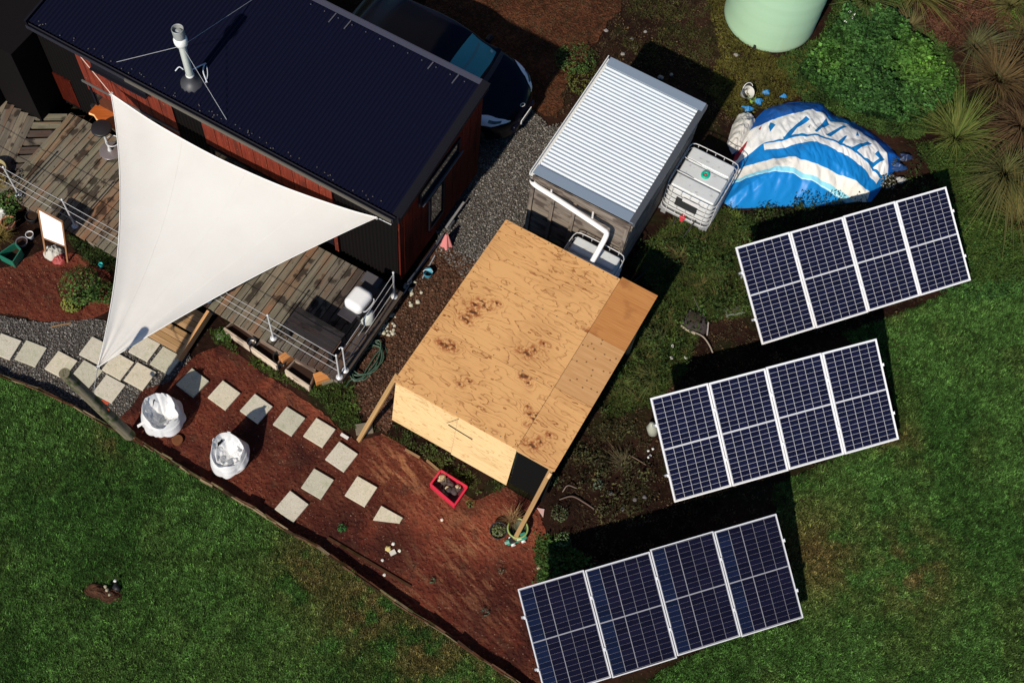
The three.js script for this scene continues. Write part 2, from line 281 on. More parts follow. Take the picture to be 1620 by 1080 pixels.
T.plastic = makeTex(256, 256, (u, v) => { const b = fbm(u * 5, v * 5, 4, 261, 5, 5), d = fbm(u * 12, v * 12, 3, 264, 12, 12); return [...mix3(mix3([.66, .69, .70], [.55, .58, .58], b), [.36, .36, .34], sstep(.64, .8, d) * .6), b]; }, [1, 1]);
T.tank = makeTex(512, 512, (u, v) => { const b = fbm(u * 6, v * 6, 4, 271, 6, 6), l = noise(2, v * 90, 275, 4, 90), d = fbm(u * 40, v * 3, 3, 278, 40, 3); return [...mix3(mix3([.42, .62, .42], [.35, .55, .36], b * .7 + l * .3), [.33, .40, .22], sstep(.62, .85, d) * .4), l]; }, [3, 3]);

const DULL = { specularIntensity: .12 };
const M = {
  earth: mat([.46, .44, .44], 1, { tex: T.earth, bump: .03, phys: DULL }), red: mat([1, 1, 1], 1, { tex: T.red, bump: .03, phys: DULL }), mulch: mat([.85, .8, .78], 1, { tex: T.mulch, bump: .025, phys: DULL }),
  gravel: mat([.62, .58, .54], .95, { tex: T.gravel, bump: .015, phys: DULL }), turf: mat([1, 1, 1], 1, { tex: T.turf, bump: .02, phys: DULL }),
  leaf: mat([1, 1, 1], .75, { vertexColors: true, side: THREE.DoubleSide, phys: { specularIntensity: .1 } }), stone: mat([.8, .8, .8], .9, { phys: DULL }), clod: mat([1, 1, 1], 1, { phys: DULL }),
  white: mat([.78, .78, .76], .4), steel: mat([.60, .61, .61], .4, { metal: .15 }), galv: mat([.45, .47, .49], .45, { metal: .5 }), black: mat([.012, .012, .014], .6), rubber: mat([.02, .02, .02], .8), wire: mat([.55, .55, .55], .45, { metal: .1 }),
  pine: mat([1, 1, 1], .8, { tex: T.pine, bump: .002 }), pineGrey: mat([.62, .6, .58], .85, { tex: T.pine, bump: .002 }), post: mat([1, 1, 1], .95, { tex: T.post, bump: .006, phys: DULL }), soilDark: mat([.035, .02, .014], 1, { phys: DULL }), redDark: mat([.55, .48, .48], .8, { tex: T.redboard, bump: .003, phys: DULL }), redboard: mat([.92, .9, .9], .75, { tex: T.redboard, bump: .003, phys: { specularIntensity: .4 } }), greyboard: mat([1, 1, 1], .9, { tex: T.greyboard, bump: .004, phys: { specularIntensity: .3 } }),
};
// ---------------------------------------------------------------- the setting
{
  const far = new THREE.Mesh(new THREE.PlaneGeometry(300, 300, 1, 1).rotateX(-Math.PI / 2), M.turf); far.name = 'ground'; far.receiveShadow = true;
  const u = far.geometry.attributes.uv; for (let i = 0; i < u.count; i++) u.setXY(i, u.getX(i) * 300, u.getY(i) * 300);
  far.position.y = -.02; scene.add(far); tag(far, 'open green paddock around the yard', 'ground', null, 'structure');
}
const struct = (name, geo, m, label, category) => solo(name, geo, m, label, category, null, 'structure');
const EDGE = [[-9.414, 0.1, 0.814], [-8.745, 0.1, 1.018], [-8.075, 0.1, 1.244], [-7.451, 0.1, 1.539], [-6.88, 0.1, 1.856], [-6.356, 0.1, 2.103], [-5.874, 0.1, 2.372], [-5.371, 0.1, 2.671], [-4.801, 0.1, 2.976], [-4.256, 0.1, 3.279], [-3.714, 0.1, 3.622], [-3.181, 0.1, 3.897], [-2.543, 0.1, 4.324], [-1.914, 0.1, 4.755], [-1.092, 0.1, 5.257], [-0.484, 0.1, 5.664], [0.016, 0.1, 5.97], [0.608, 0.1, 6.415]];
const LAWN1 = [...EDGE, [-0.489, 0.1, 6.941], [-8.769, 0.1, 7.01], [-10.083, 0.1, 0.621]];
const LAWN2 = [[7.411, 0, -0.868], [8.625, 0, -1.474], [9.619, 0, -2.2], [10.687, 0, -2.523], [8.979, 0, 6.363], [1.491, 0, 6.534], [2.328, 0, 5.807], [3.498, 0, 5.231], [4.695, 0, 4.957], [4.595, 0, 3.631], [4.529, 0, 2.627], [5.767, 0, 2.019], [6.954, 0, 1.633], [6.796, 0, 0.288], [6.053, 0, -0.352]];
const BED = [[-6.543, 0, 1.414], [-6.407, 0, 1.081], [-5.917, 0, 0.875], [-5.536, 0, 0.429], [-5.12, 0, 0.232], [-4.415, 0, 0.733], [-3.73, 0, 1.12], [-3.158, 0, 1.552], [-2.636, 0, 2.002], [-2.226, 0, 1.807], [-1.838, 0, 2.051], [-1.288, 0, 2.448], [-0.636, 0, 2.992], [-0.104, 0, 2.735], [0.451, 0, 3.057], [0.594, 0, 3.602], [0.418, 0, 4.351], [0.593, 0, 5.272], [0.7, 0, 6.255], [-0.097, 0, 5.993], [-1.108, 0, 5.336], [-2.564, 0, 4.403], [-3.739, 0, 3.689], [-4.829, 0, 3.042], [-5.886, 0, 2.426], [-6.447, 0, 2.124], [-6.958, 0, 1.842]];
const BED2 = [[-9.915, 0, -1.044], [-8.905, 0, -1.237], [-8.458, 0, -1.554], [-7.885, 0, -1.459], [-7.28, 0, -1.143], [-7.062, 0, -0.386], [-7.674, 0, -0.091], [-8.384, 0, -0.116], [-9.007, 0, -0.268], [-9.792, 0, -0.415]];
const PATH = [[-9.88, 0, -0.312], [-8.994, 0, -0.194], [-8.216, 0, -0.084], [-7.362, 0, -0.188], [-6.244, 0, -0.015], [-5.709, 0, 0.251], [-5.612, 0, 0.529], [-5.927, 0, 0.971], [-6.397, 0, 1.151], [-6.536, 0, 1.472], [-6.85, 0, 1.862], [-7.473, 0, 1.556], [-8.102, 0, 1.248], [-8.773, 0, 1.033], [-9.673, 0, 0.741]];
const DRIVE = [[-1.402, 0, -1.766], [-1.429, 0, -2.723], [-1.823, 0, -3.843], [-3.137, 0, -5.73], [-2.176, 0, -6.734], [-0.503, 0, -5.716], [0.442, 0, -5.07], [0.725, 0, -4.705], [1.191, 0, -4.88], [0.989, 0, -4.122], [0.487, 0, -3.229], [0.624, 0, -2.503], [0.359, 0, -2.107], [-0.348, 0, -1.539], [-0.868, 0, -1.254]];
const MULCH = [[-2.783, 0, 1.306], [-2.683, 0, 0.338], [-1.949, 0, -0.823], [-1.291, 0, -1.973], [-0.581, 0, -1.53], [-1.02, 0, -0.216], [-1.657, 0, 1.036], [-2.169, 0, 1.875]];
const UPPER = [[-2.253, 0, -8.734], [2.568, 0, -9.044], [2.309, 0, -7.653], [1.693, 0, -6.955], [1.215, 0, -5.964], [0.878, 0, -4.864], [0.404, 0, -5.023], [-0.505, 0, -6.029], [-1.543, 0, -6.932]];
struct('yard_earth', sheet([[-12, 0, -11], [12.5, 0, -11], [10.5, 0, 2], [8, 0, 8.5], [2, 0, 9], [-12, 0, 4]], -.004, .2), M.earth, 'dark brown earth with litter around the house, sheds and solar arrays', 'earth');
struct('lawn', sheet(LAWN1, .1, .02), M.turf, 'green lawn below the timber edging of the red soil bed', 'lawn');
struct('lawn', sheet(LAWN2, .004, .08), M.turf, 'rough green lawn beside the three solar arrays', 'lawn');
const bedSheet = (p, y, r) => { const g = sheet(p, y, r), u = g.attributes.uv; for (let i = 0; i < u.count; i++) u.setXY(i, u.getX(i) - BX0, u.getY(i) - BZ0); return g; };
struct('garden_soil', bedSheet(BED, .008, .03), M.red, 'bare red soil bed between the deck, the plywood shed and the lawn', 'soil');
struct('garden_soil', bedSheet(BED2, .012, .05), M.red, 'small bare red soil patch under the whiteboard and beside the bush', 'soil');
struct('gravel_path', sheet(PATH, .016, .03), M.gravel, 'grey gravel path with pale pavers below the sail tip', 'gravel path');
struct('gravel_drive', sheet(DRIVE, .02, .06), M.gravel, 'grey gravel drive between the dark house and the iron roofed shed', 'gravel drive');
struct('mulch_ground', sheet(MULCH, .024, .06), M.mulch, 'brown chippings strip between the house end wall and the plywood shed', 'mulch');
struct('bare_earth', sheet(UPPER, .028, .1), mat([.78, .60, .48], 1, { tex: T.mulch, bump: .03, phys: DULL }), 'bare reddish brown earth beyond the black car', 'soil');

// grass, weeds, gravel: what nobody could count
const G1 = [0, 1, 2].map(i => blades(8, .06, .034, .0115, { rand: mulberry(300 + i), seg: 1, lean: 1.05, root: [.4, .45, .35], tip: [1.3, 1.3, 1.25] }));
const near = (x, z, p, r) => Math.exp(-((x - p[0]) ** 2 + (z - p[2]) ** 2) / (r * r));
const DRY = [[[-3.188, 0, 4.206], .7], [[-2.339, 0, 4.81], .9], [[-1.308, 0, 5.399], .9], [[-0.496, 0, 5.93], .7], [[-6.622, 0, 1.993], .35], [[6.932, 0, -1.143], .4], [[6.822, 0, 1.756], .35], [[5.115, 0, 3.839], .8], [[6.718, 0, 4.025], .7]];
function grassColour(x, z, R) {
  const a = fbm(x * .9, z * .9, 4, 401), b = fbm(x * 4, z * 4, 3, 405); let d = 0; for (const [p, r] of DRY) d = Math.max(d, near(x, z, p, r));
  let c = mix3([.044, .112, .022], [.098, .205, .044], sstep(.3, .7, a) * .6 + b * .4); c = mix3(c, [.10, .135, .034], sstep(.5, .7, fbm(x * 1.7, z * 1.7, 3, 411)) * (x > 2 ? .45 : .2));
  c = mix3(c, [.17, .125, .045], d * sstep(.25, .6, b)); const k = (mix(.25, 1.15, R()) + (R() > .87 ? 1.3 : 0)) * mix(.6, 1.4, fbm(x * 6, z * 6, 2, 415)); return [c[0] * k, c[1] * k, c[2] * k * 1.1];
}
const MOUND = [[-6.625, 0.1, 4.651], [-6.345, 0.1, 4.545]];
scatter('grass', G1, M.leaf, LAWN1, 1700, { seed: 11, y: .1, size: [.7, 1.25], colour: grassColour, keep: (x, z) => 1 - .93 * Math.max(near(x, z, MOUND[0], .28), near(x, z, MOUND[1], .2)), label: 'short green grass of the lawn below the red soil bed', category: 'grass' });
scatter('grass', G1, M.leaf, LAWN2, 1500, { seed: 12, size: [.75, 1.4], colour: grassColour, keep: (x, z) => .55 + .45 * sstep(.2, .4, fbm(x * 1.2, z * 1.2, 4, 421)), label: 'short green grass of the lawn around the solar arrays', category: 'grass' });
const PEB = [1, 2, 3].map(i => lump(.013, i, .7, 1));
const greyStone = (x, z, R) => { const k = mix(.09, .42, R() * R()); return [k, k * .95, k * .87]; };
scatter('pebbles', PEB, M.stone, PATH, 900, { seed: 21, y: .018, tilt: 1, size: [.6, 1.5], colour: greyStone, label: 'loose grey pebbles on the gravel path', category: 'gravel' });
scatter('pebbles', PEB, M.stone, DRIVE, 1100, { seed: 22, y: .022, tilt: 1, size: [.6, 1.6], colour: greyStone, label: 'loose grey pebbles on the gravel drive', category: 'gravel' });
const redClod = (x, z, R) => { const k = mix(.6, 1.6, R()), c = bedColour(x, z); return [c[0] * k, c[1] * k, c[2] * k]; };
scatter('soil_crumbs', PEB, M.clod, BED, 420, { seed: 23, y: .008, tilt: 1, size: [.25, 1.1], colour: redClod, keep: (x, z) => sstep(.3, .6, fbm(x * 2, z * 2, 3, 431)), label: 'crumbs of red soil on the bare bed', category: 'soil' });
scatter('soil_crumbs', PEB, M.clod, BED2, 420, { seed: 24, y: .012, tilt: 1, size: [.25, 1.1], colour: redClod, label: 'crumbs of red soil under the whiteboard', category: 'soil' });
scatter('soil_crumbs', PEB, M.clod, MULCH, 700, { seed: 25, y: .024, tilt: 1, size: [.5, 2], colour: (x, z, R) => { const k = mix(.3, 1.6, R() * R()); return [.13 * k, .075 * k, .05 * k]; }, label: 'brown chips and crumbs beside the plywood shed', category: 'mulch' });
const DARK = [[0.781, 0, 1.205], [2.166, 0, 0.182], [2.59, 0, -1.384], [2.258, 0, -1.91], [3.017, 0, -2.631], [4.027, 0, -3.098], [8.107, 0, -3.713], [8.321, 0, -1.872], [7.42, 0, -0.763], [6.594, 0, 1.762], [5.127, 0, 2.727], [4.712, 0, 4.592], [1.915, 0, 5.95], [0.61, 0, 5.572], [0.472, 0, 4.139], [0.65, 0, 2.605]];
const LITTER = [leaves(6, .035, (i, R) => [(R() - .5) * .12, .006 + R() * .01, (R() - .5) * .12], [[1, 1, 1], [.6, .55, .5], [1.3, 1.2, 1]], { rand: mulberry(331), width: .28 }), blades(5, .09, .05, .006, { rand: mulberry(332), seg: 2, lean: 1.7 })];
const litterColour = (x, z, R) => { const k = mix(.35, 1.5, R() * R()); return [.085 * k, .062 * k, .036 * k]; };
scatter('leaf_litter', LITTER, M.leaf, DARK, 110, { seed: 31, tilt: .3, size: [.6, 1.5], colour: litterColour, label: 'dead leaves and stalks on the dark earth between the solar arrays', category: 'leaf litter' });
const TOP = [[0.672, 0, -8.747], [4.751, 0, -9.007], [4.665, 0, -7.125], [5.191, 0, -6.338], [4.546, 0, -4.894], [3.779, 0, -4.856], [2.068, 0, -6.489], [1.003, 0, -4.87], [0.638, 0, -5.776]];
scatter('leaf_litter', LITTER, M.leaf, TOP, 170, { seed: 32, tilt: .3, size: [.6, 1.5], colour: litterColour, label: 'dead leaves and stalks on the earth above the iron roofed shed', category: 'leaf litter' });
scatter('leaf_litter', LITTER, M.leaf, UPPER, 110, { seed: 33, y: .028, tilt: .3, size: [.5, 1.2], colour: litterColour, label: 'dead leaves on the bare earth beyond the car', category: 'leaf litter' });
// low weeds
const WEED = [leaves(10, .045, (i, R) => [(R() - .5) * .13, .02 + R() * .05, (R() - .5) * .13], [[1, 1, 1], [.75, .85, .7], [1.25, 1.2, 1]], { rand: mulberry(341), width: .27 }), blades(12, .12, .05, .008, { rand: mulberry(342), seg: 2, lean: 1, root: [.6, .6, .5], tip: [1.2, 1.2, 1] })];
const weedColour = (dark, lightC) => (x, z, R) => { const k = mix(.5, 1.45, R()), c = mix3(dark, lightC, fbm(x * 3, z * 3, 3, 441)); return [c[0] * k, c[1] * k, c[2] * k]; };
const weeds = (pts, d, seed, dark, lightC, keepF, label, size = [.7, 1.5], y = 0) => scatter('weeds', WEED, M.leaf, pts, d, { seed, y, tilt: .25, size, colour: weedColour(dark, lightC), keep: keepF, label, category: 'weeds' });
const patchy = (f, a, b, s) => (x, z) => sstep(a, b, fbm(x * f, z * f, 3, s));
weeds([[1.666, 0, 1.419], [1.994, 0, 0.188], [2.687, 0, -0.99], [2.246, 0, -1.639], [3.017, 0, -2.631], [4.016, 0, -2.955], [4.733, 0, -2.703], [4.245, 0, -1.988], [4.431, 0, -0.66], [3.478, 0, -0.497], [3.064, 0, 0.528], [2.461, 0, 1.157]], 760, 41, [.022, .036, .011], [.070, .105, .028], patchy(1.6, .02, .3, 451), 'rough green weeds between the plywood coop and the solar arrays', [.45, 1.25]);
weeds([[4.051, 0, -8.787], [4.874, 0, -8.839], [4.612, 0, -7.287], [5.479, 0, -6.597], [6.307, 0, -6.888], [6.33, 0, -5.92], [5.371, 0, -5.476], [4.431, 0, -5.042], [3.962, 0, -5.638], [4.307, 0, -6.776]], 520, 42, [.045, .045, .013], [.13, .115, .03], null, 'olive moss and weeds around the foot of the water tank', [.5, 1.1]);
scatter('weeds', [1, 2].map(i => blades(16, .17, .03, .008, { rand: mulberry(370 + i), seg: 3, lean: 1.2, out: true, root: [.4, .4, .3], tip: [1.2, 1.2, 1.1] })), M.leaf, [[1.666, 0, 1.419], [1.994, 0, 0.188], [2.687, 0, -0.99], [2.246, 0, -1.639], [3.017, 0, -2.631], [4.016, 0, -2.955], [4.733, 0, -2.703], [4.245, 0, -1.988], [4.431, 0, -0.66], [3.478, 0, -0.497], [3.064, 0, 0.528], [2.461, 0, 1.157]], 130, { seed: 54, tilt: .3, size: [.5, 1.5], colour: (x, z, R) => { const k = mix(.4, 1.5, R()), c = R() < .3 ? [.13, .10, .045] : R() < .5 ? [.085, .12, .03] : [.05, .07, .02]; return [c[0] * k, c[1] * k, c[2] * k]; }, label: 'long rough grass between the plywood coop and the solar arrays', category: 'weeds' });
const TALL = [1, 2, 3].map(i => leaves(34, .05, (_, R) => { const a = R() * 6.283, r = .15 * Math.sqrt(R()), y = .03 + .24 * R() * (1 - r * 3); return [Math.cos(a) * r, y, Math.sin(a) * r, Math.cos(a), .8, Math.sin(a)]; }, [[1, 1, 1], [.6, .7, .6], [1.4, 1.35, 1.1]], { rand: mulberry(380 + i), width: .26 }));
const tall = (pts, d, seed, f, a, b, label) => scatter('weeds', TALL, M.leaf, pts, d, { seed, tilt: .35, size: [.5, 1.35], colour: weedColour(a, b), keep: f, label, category: 'weeds' });
tall([[1.559, 0, 1.302], [1.994, 0, 0.188], [2.75, 0, -1.058], [2.311, 0, -1.776], [3.017, 0, -2.631], [4.022, 0, -3.027], [4.863, 0, -2.779], [4.245, 0, -1.988], [4.431, 0, -0.66], [3.483, 0, -0.562], [3.064, 0, 0.528], [2.354, 0, 1.039]], 34, 71, patchy(2.2, .3, .5, 531), [.018, .034, .012], [.06, .10, .028], 'tangled taller weeds between the plywood coop and the upper arrays');
tall([[5.493, 0, -5.404], [6.679, 0, -5.543], [7.777, 0, -4.977], [8.327, 0, -4.318], [8.272, 0, -3.137], [7.701, 0, -3.548], [7.972, 0, -4.528], [7.285, 0, -5.184], [6.444, 0, -5.767]], 30, 72, patchy(2, .2, .5, 541), [.012, .024, .009], [.04, .065, .02], 'dark tangled weeds behind the tarpaulin heap');
tall([[4.129, 0, -2.818], [5.891, 0, -3.15], [7.03, 0, -3.257], [7.574, 0, -3.542], [7.786, 0, -3.261], [5.955, 0, -2.613], [4.444, 0, -2.203]], 34, 73, patchy(2, .2, .5, 551), [.012, .022, .009], [.045, .07, .02], 'dark tangled weeds between the tarpaulin and the upper array');
tall([[0.653, 0, 2.378], [1.666, 0, 1.419], [2.32, 0, 1.756], [2.584, 0, 3.01], [1.588, 0, 3.69], [0.744, 0, 3.49]], 12, 74, patchy(2, .35, .6, 561), [.03, .03, .016], [.07, .075, .035], 'sparse tangled weeds on the dark earth beside the middle array');
weeds([[-1.838, 0, 2.039], [-1.181, 0, 2.422], [-0.424, 0, 2.965], [-0.104, 0, 2.735], [-0.536, 0, 2.407], [-1.301, 0, 1.968], [-2.073, 0, 1.581], [-2.618, 0, 1.537], [-2.384, 0, 1.88]], 420, 43, [.03, .045, .014], [.09, .11, .035], patchy(2.2, .3, .55, 461), 'low weeds under the front wall of the plywood coop', [.4, 1]);
weeds([[-5.171, 0, 0.27], [-4.304, 0, 0.754], [-3.4, 0, 1.182], [-2.874, 0, 1.778], [-2.558, 0, 1.653], [-2.753, 0, 1.068], [-2.985, 0, 0.835], [-3.741, 0, 0.977], [-4.544, 0, 0.519], [-5.371, 0, -0.069]], 600, 44, [.02, .04, .012], [.085, .125, .03], patchy(2, .25, .5, 471), 'grass and weeds along the planter boxes', [.5, 1.15], .012);
weeds([[0.425, 0, 3.605], [0.846, 0, 3.705], [1.314, 0, 4.017], [0.731, 0, 4.293], [0.417, 0, 4.455]], 480, 45, [.02, .05, .014], [.07, .13, .035], null, 'green weeds above the corner of the solar array closest to the camera', [.7, 1.5]);
weeds([[-8.035, 0, -2.44], [-7.148, 0, -1.805], [-7.002, 0, -1.154], [-7.631, 0, -1.26], [-8.121, 0, -1.898], [-8.396, 0, -2.561]], 480, 46, [.015, .028, .01], [.05, .075, .025], patchy(2, .25, .5, 481), 'dark weeds beside the deck edge behind the whiteboard', [.7, 1.4]);
weeds([[0.661, 0, 1.8], [1.666, 0, 1.419], [2.425, 0, 1.871], [2.597, 0, 2.785], [1.814, 0, 3.359], [0.86, 0, 2.937]], 130, 47, [.03, .03, .014], [.08, .075, .04], patchy(2, .35, .6, 491), 'sparse dry weeds on the dark earth beside the plywood coop', [.6, 1.5]);
weeds([[8.113, 0, -4.611], [9.554, 0, -4.679], [10.178, 0, -2.503], [10.015, 0, -1.662], [8.748, 0, -1.479], [8.662, 0, -2.442], [8.469, 0, -3.582]], 600, 48, [.02, .038, .012], [.07, .115, .025], patchy(1.5, .08, .35, 501), 'green weeds between the grass tussocks', [.7, 1.5]);
weeds([[8.648, 0, -8.202], [9.997, 0, -8.808], [10.752, 0, -8.328], [10.56, 0, -7.293], [9.167, 0, -7.131], [8.521, 0, -7.345]], 520, 49, [.05, .02, .015], [.16, .075, .05], null, 'reddish brown dead weeds among the tussocks', [.5, 1.2]);
weeds([[5.405, 0, -6.512], [6.479, 0, -7.228], [7.029, 0, -8.45], [8.306, 0, -8.703], [8.571, 0, -7.685], [9.154, 0, -7.047], [9.318, 0, -5.6], [8.136, 0, -4.764], [7.495, 0, -4.81], [6.641, 0, -5.229], [5.901, 0, -5.582]], 600, 52, [.02, .042, .014], [.07, .125, .03], patchy(1.8, .05, .3, 511), 'green and dark weeds around the leafy ground cover', [.6, 1.4]);
weeds([[2.553, 0, -8.693], [4.051, 0, -8.787], [4.357, 0, -7.439], [3.962, 0, -5.638], [2.955, 0, -6.058], [2.276, 0, -6.825]], 300, 53, [.025, .026, .011], [.07, .068, .026], patchy(1.8, .3, .55, 521), 'sparse olive weeds on the earth above the iron roofed shed', [.5, 1.1]);
weeds([[10.312, 0, -9.004], [11.6, 0, -9.084], [11.289, 0, -7.503], [10.453, 0, -7.455]], 420, 50, [.04, .06, .015], [.09, .15, .03], null, 'bright green weeds beyond the reddish dead weeds', [.6, 1.2]);

// ---------------------------------------------------------------- the house
// a sheet of corrugated iron: ridges run along b (across === 'b') or along s
function corrugated(s0, s1, b0, b1, h0, h1, pitch, amp, across, thick = .012) {
  const L = across === 'b' ? Math.abs(s1 - s0) : Math.abs(b1 - b0), n = Math.round(L / pitch) * 6;
  const top = grid(across === 'b' ? n : 4, across === 'b' ? 4 : n, (u, v) => { const w = across === 'b' ? u : v, y = mix(h0, h1, v) + amp * Math.sin(w * L / pitch * 6.2832); return H(mix(s0, s1, u), mix(b0, b1, v), y); }, (u, v) => [u * Math.abs(s1 - s0), v * Math.abs(b1 - b0)]);
  return top;
}
// upright corrugated cladding on a plane of constant b (or s)
function cladding(s0, s1, b, h0, h1, pitch, amp) {
  const L = Math.abs(s1 - s0), n = Math.round(L / pitch) * 6;
  return grid(n, 1, (u, v) => H(mix(s0, s1, u), b + amp * Math.sin(u * L / pitch * 6.2832), mix(h0, h1, v)));
}
const roofBlack = mat([.004, .005, .017], .5, { side: THREE.DoubleSide, phys: { specularIntensity: .3 } });
const claddingBlack = mat([.0075, .0065, .0065], .7, { side: THREE.DoubleSide, phys: { specularIntensity: .12 } }), trimBlack = mat([.0085, .0085, .013], .6, { phys: { specularIntensity: .2 } });
const darkGlass = mat([.01, .012, .014], .06, { phys: { clearcoat: 1, clearcoatRoughness: .04 } });
const HL = 7.39, HB = 2.75;
{
  const h = thing('tiny_house', H(HL / 2, HB / 2, 0), 'long low house with black corrugated iron roof, red board panels and a metal flue', 'house');
  part(h, 'wall', [hbox(.03, HL - .03, .03, HB - .05, .3, 2.5)], claddingBlack);
  part(h, 'chassis', [hbox(.1, HL - .1, .25, HB - .25, .12, .3)], M.black);
  for (const [c0, c1] of [[.02, 1.25], [3.92, 4.5], [6.55, HL]]) part(h, 'cladding', cladding(c0, c1, -.005, .3, 2.52, .076, .014), claddingBlack, 'black corrugated wall cladding');
  // red boards: end wall, band above the windows, panels
  const redLine = (s0, s1, b0, b1, h0, h1) => part(h, 'board', hboxV(s0, s1, b0, b1, h0, h1), M.redboard);
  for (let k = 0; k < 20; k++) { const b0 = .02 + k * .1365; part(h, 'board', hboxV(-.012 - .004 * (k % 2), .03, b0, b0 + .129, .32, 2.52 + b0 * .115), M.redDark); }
  for (let k = 0; k < 20; k++) { const s0 = 1.29 + k * .1315; redLine(s0, s0 + .125, -.024 + .004 * (k % 2), .03, 1.62, 2.46); }
  for (let k = 0; k < 15; k++) { const s0 = 4.53 + k * .135; redLine(s0, s0 + .128, -.024 + .004 * (k % 2), .03, k > 10 ? 1.3 : 1.55, 2.46); }
  for (let k = 0; k < 3; k++) { const s0 = 4.53 + k * .135; redLine(s0, s0 + .128, -.02 + .004 * (k % 2), .03, .42, 1.5); }
  part(h, 'corner_post', hboxV(1.25, 1.33, -.06, .02, .32, 1.62), M.redboard, 'red upright post at the door edge');
  const roof = part(h, 'roof', corrugated(-.03, HL, -.06, HB, 2.64, 2.95, .076, .017, 'b'), roofBlack, 'black corrugated iron roof');
  part(roof, 'ridge_flashing', [place(box(HL + .06, .012, .1), H(HL / 2 - .01, HB + .0, 2.985), YAW), hbox(-.05, HL, HB + .055, HB + .07, 2.86, 2.985)], mat([.075, .078, .115], .45, { metal: .3 }), 'grey flashing along the high roof edge');
  part(roof, 'barge_board', beam(H(-.06, -.1, 2.58), H(-.06, HB + .06, 2.91), .035, .2), trimBlack); part(roof, 'barge_board', beam(H(HL + .02, -.1, 2.58), H(HL + .02, HB + .06, 2.91), .035, .2), trimBlack); part(roof, 'barge_flashing', beam(H(-.03, -.08, 2.672), H(-.03, HB + .05, 3.0), .16, .012), trimBlack);
  part(h, 'soffit', hbox(0, HL, -.05, HB, 2.5, 2.52), trimBlack);
  const gut = new THREE.Shape(); gut.moveTo(0, .1).lineTo(-.006, .1).lineTo(-.006, 0).lineTo(.11, 0).lineTo(.11, .1).lineTo(.096, .105).lineTo(.096, .094).lineTo(.104, .09).lineTo(.104, .006).lineTo(0, .006);
  const gg = new THREE.ExtrudeGeometry(gut, { depth: HL + .02, bevelEnabled: false }).rotateY(Math.PI / 2).rotateY(YAW + Math.PI).translate(0, 0, 0);
  // gutter built straight from boxes so that the trough stays open
  part(h, 'gutter', [hbox(.0, HL, -.145, -.07, 2.54, 2.548), hbox(0, HL, -.15, -.14, 2.54, 2.615), hbox(0, HL, -.078, -.07, 2.54, 2.60)], mat([.02, .02, .03], .5));
  part(h, 'gutter_lip', hbox(0.02, 5.3, -.176, -.152, 2.555, 2.622), mat([.105, .096, .08], .8, { phys: DULL }), 'grey brown outer lip of the gutter');
  part(h, 'gutter_litter', Array.from({ length: 60 }, () => lump(.012, Math.floor(rnd() * 99), .6, 0).translate(...H(rr(.1, 7.3), rr(-.06, .05), 2.665))), mat([.10, .09, .085], 1), null, 'stuff');
  // windows
  const win = (s0, s1, h0, h1) => { const w = part(h, 'window', [hboxV(s0, s0 + .05, -.04, .03, h0, h1), hboxV(s1 - .05, s1, -.04, .03, h0, h1), hbox(s0 + .05, s1 - .05, -.04, .03, h1 - .05, h1), hbox(s0 + .05, s1 - .05, -.04, .03, h0, h0 + .05)], trimBlack); part(w, 'pane', hbox(s0 + .05, s1 - .05, -.012, .02, h0 + .05, h1 - .05), darkGlass); return w; };
  win(3.02, 3.86, .42, 1.6); win(2.2, 3.0, .42, 1.6); win(1.36, 2.18, .42, 1.6); win(5.0, 6.5, .5, 1.53);
  const aw = part(h, 'window_hood', [hbox(4.98, 6.12, -.1, .0, 2.3, 2.46), hbox(4.96, 6.14, -.15, .0, 2.27, 2.295)], trimBlack, 'black box hood above the long window');
  part(h, 'trim_strip', hbox(4.5, 6.62, -.05, -.026, 1.5, 1.545), mat([.10, .095, .09], .7));
  // end wall: the long high window and the tall narrow one
  const ew = (b0, b1, h0, h1) => { const w = part(h, 'window', [hboxV(-.05, .0, b0, b0 + .05, h0, h1), hboxV(-.05, .0, b1 - .05, b1, h0, h1), hboxB(-.05, .0, b0 + .05, b1 - .05, h1 - .05, h1), hboxB(-.06, .0, b0 + .05, b1 - .05, h0, h0 + .05)], trimBlack); part(w, 'pane', hboxB(-.03, 0, b0 + .05, b1 - .05, h0 + .05, h1 - .05), darkGlass); };
  ew(.62, 1.95, 2.0, 2.42); ew(.95, 1.45, .75, 1.85);
  part(h, 'sill_flashing', hboxB(-.09, -.062, .66, 2.0, 1.985, 2.003), mat([.10, .10, .10], .5));
  // flue
  const fb = [-5.588, 2.7, -3.371], fx = fb[0], fz = fb[2], metal = mat([.58, .62, .57], .38, { metal: .2 });
  const f = part(h, 'flue', lathe([[.062, -.04], [.062, 1.05]], [fx, 2.7, fz], 20), metal, 'round metal flue with a pale collar');
  part(f, 'flashing', lathe([[.20, -.06], [.19, .0], [.13, .04], [.085, .1], [.075, .17], [.062, .18]], [fx, 2.7, fz], 24), mat([.045, .045, .05], .5), 'black rubber flashing');
  part(f, 'collar', lathe([[.0625, .95], [.1, .97], [.112, 1.03], [.112, 1.09], [.088, 1.13], [.0625, 1.135]], [fx, 2.7, fz], 24), mat([.8, .8, .76], .45), 'pale collar'); part(f, 'storm_ring', lathe([[.066, .16], [.072, .17], [.072, .2], [.066, .21]], [fx, 2.7, fz], 20), mat([.8, .8, .76], .45));
  part(f, 'cowl', [lathe([[.082, 1.12], [.095, 1.16], [.1, 1.33], [.094, 1.345], [.088, 1.33], [.085, 1.18], [.02, 1.16]], [fx, 2.7, fz], 24)], mat([.33, .35, .34], .45, { metal: .2 }));
  part(f, 'cap', lathe([[.07, 1.24], [.06, 1.28], [.03, 1.3], [.0, 1.305]], [fx, 2.7, fz], 20), mat([.5, .53, .52], .4, { metal: .5 }));
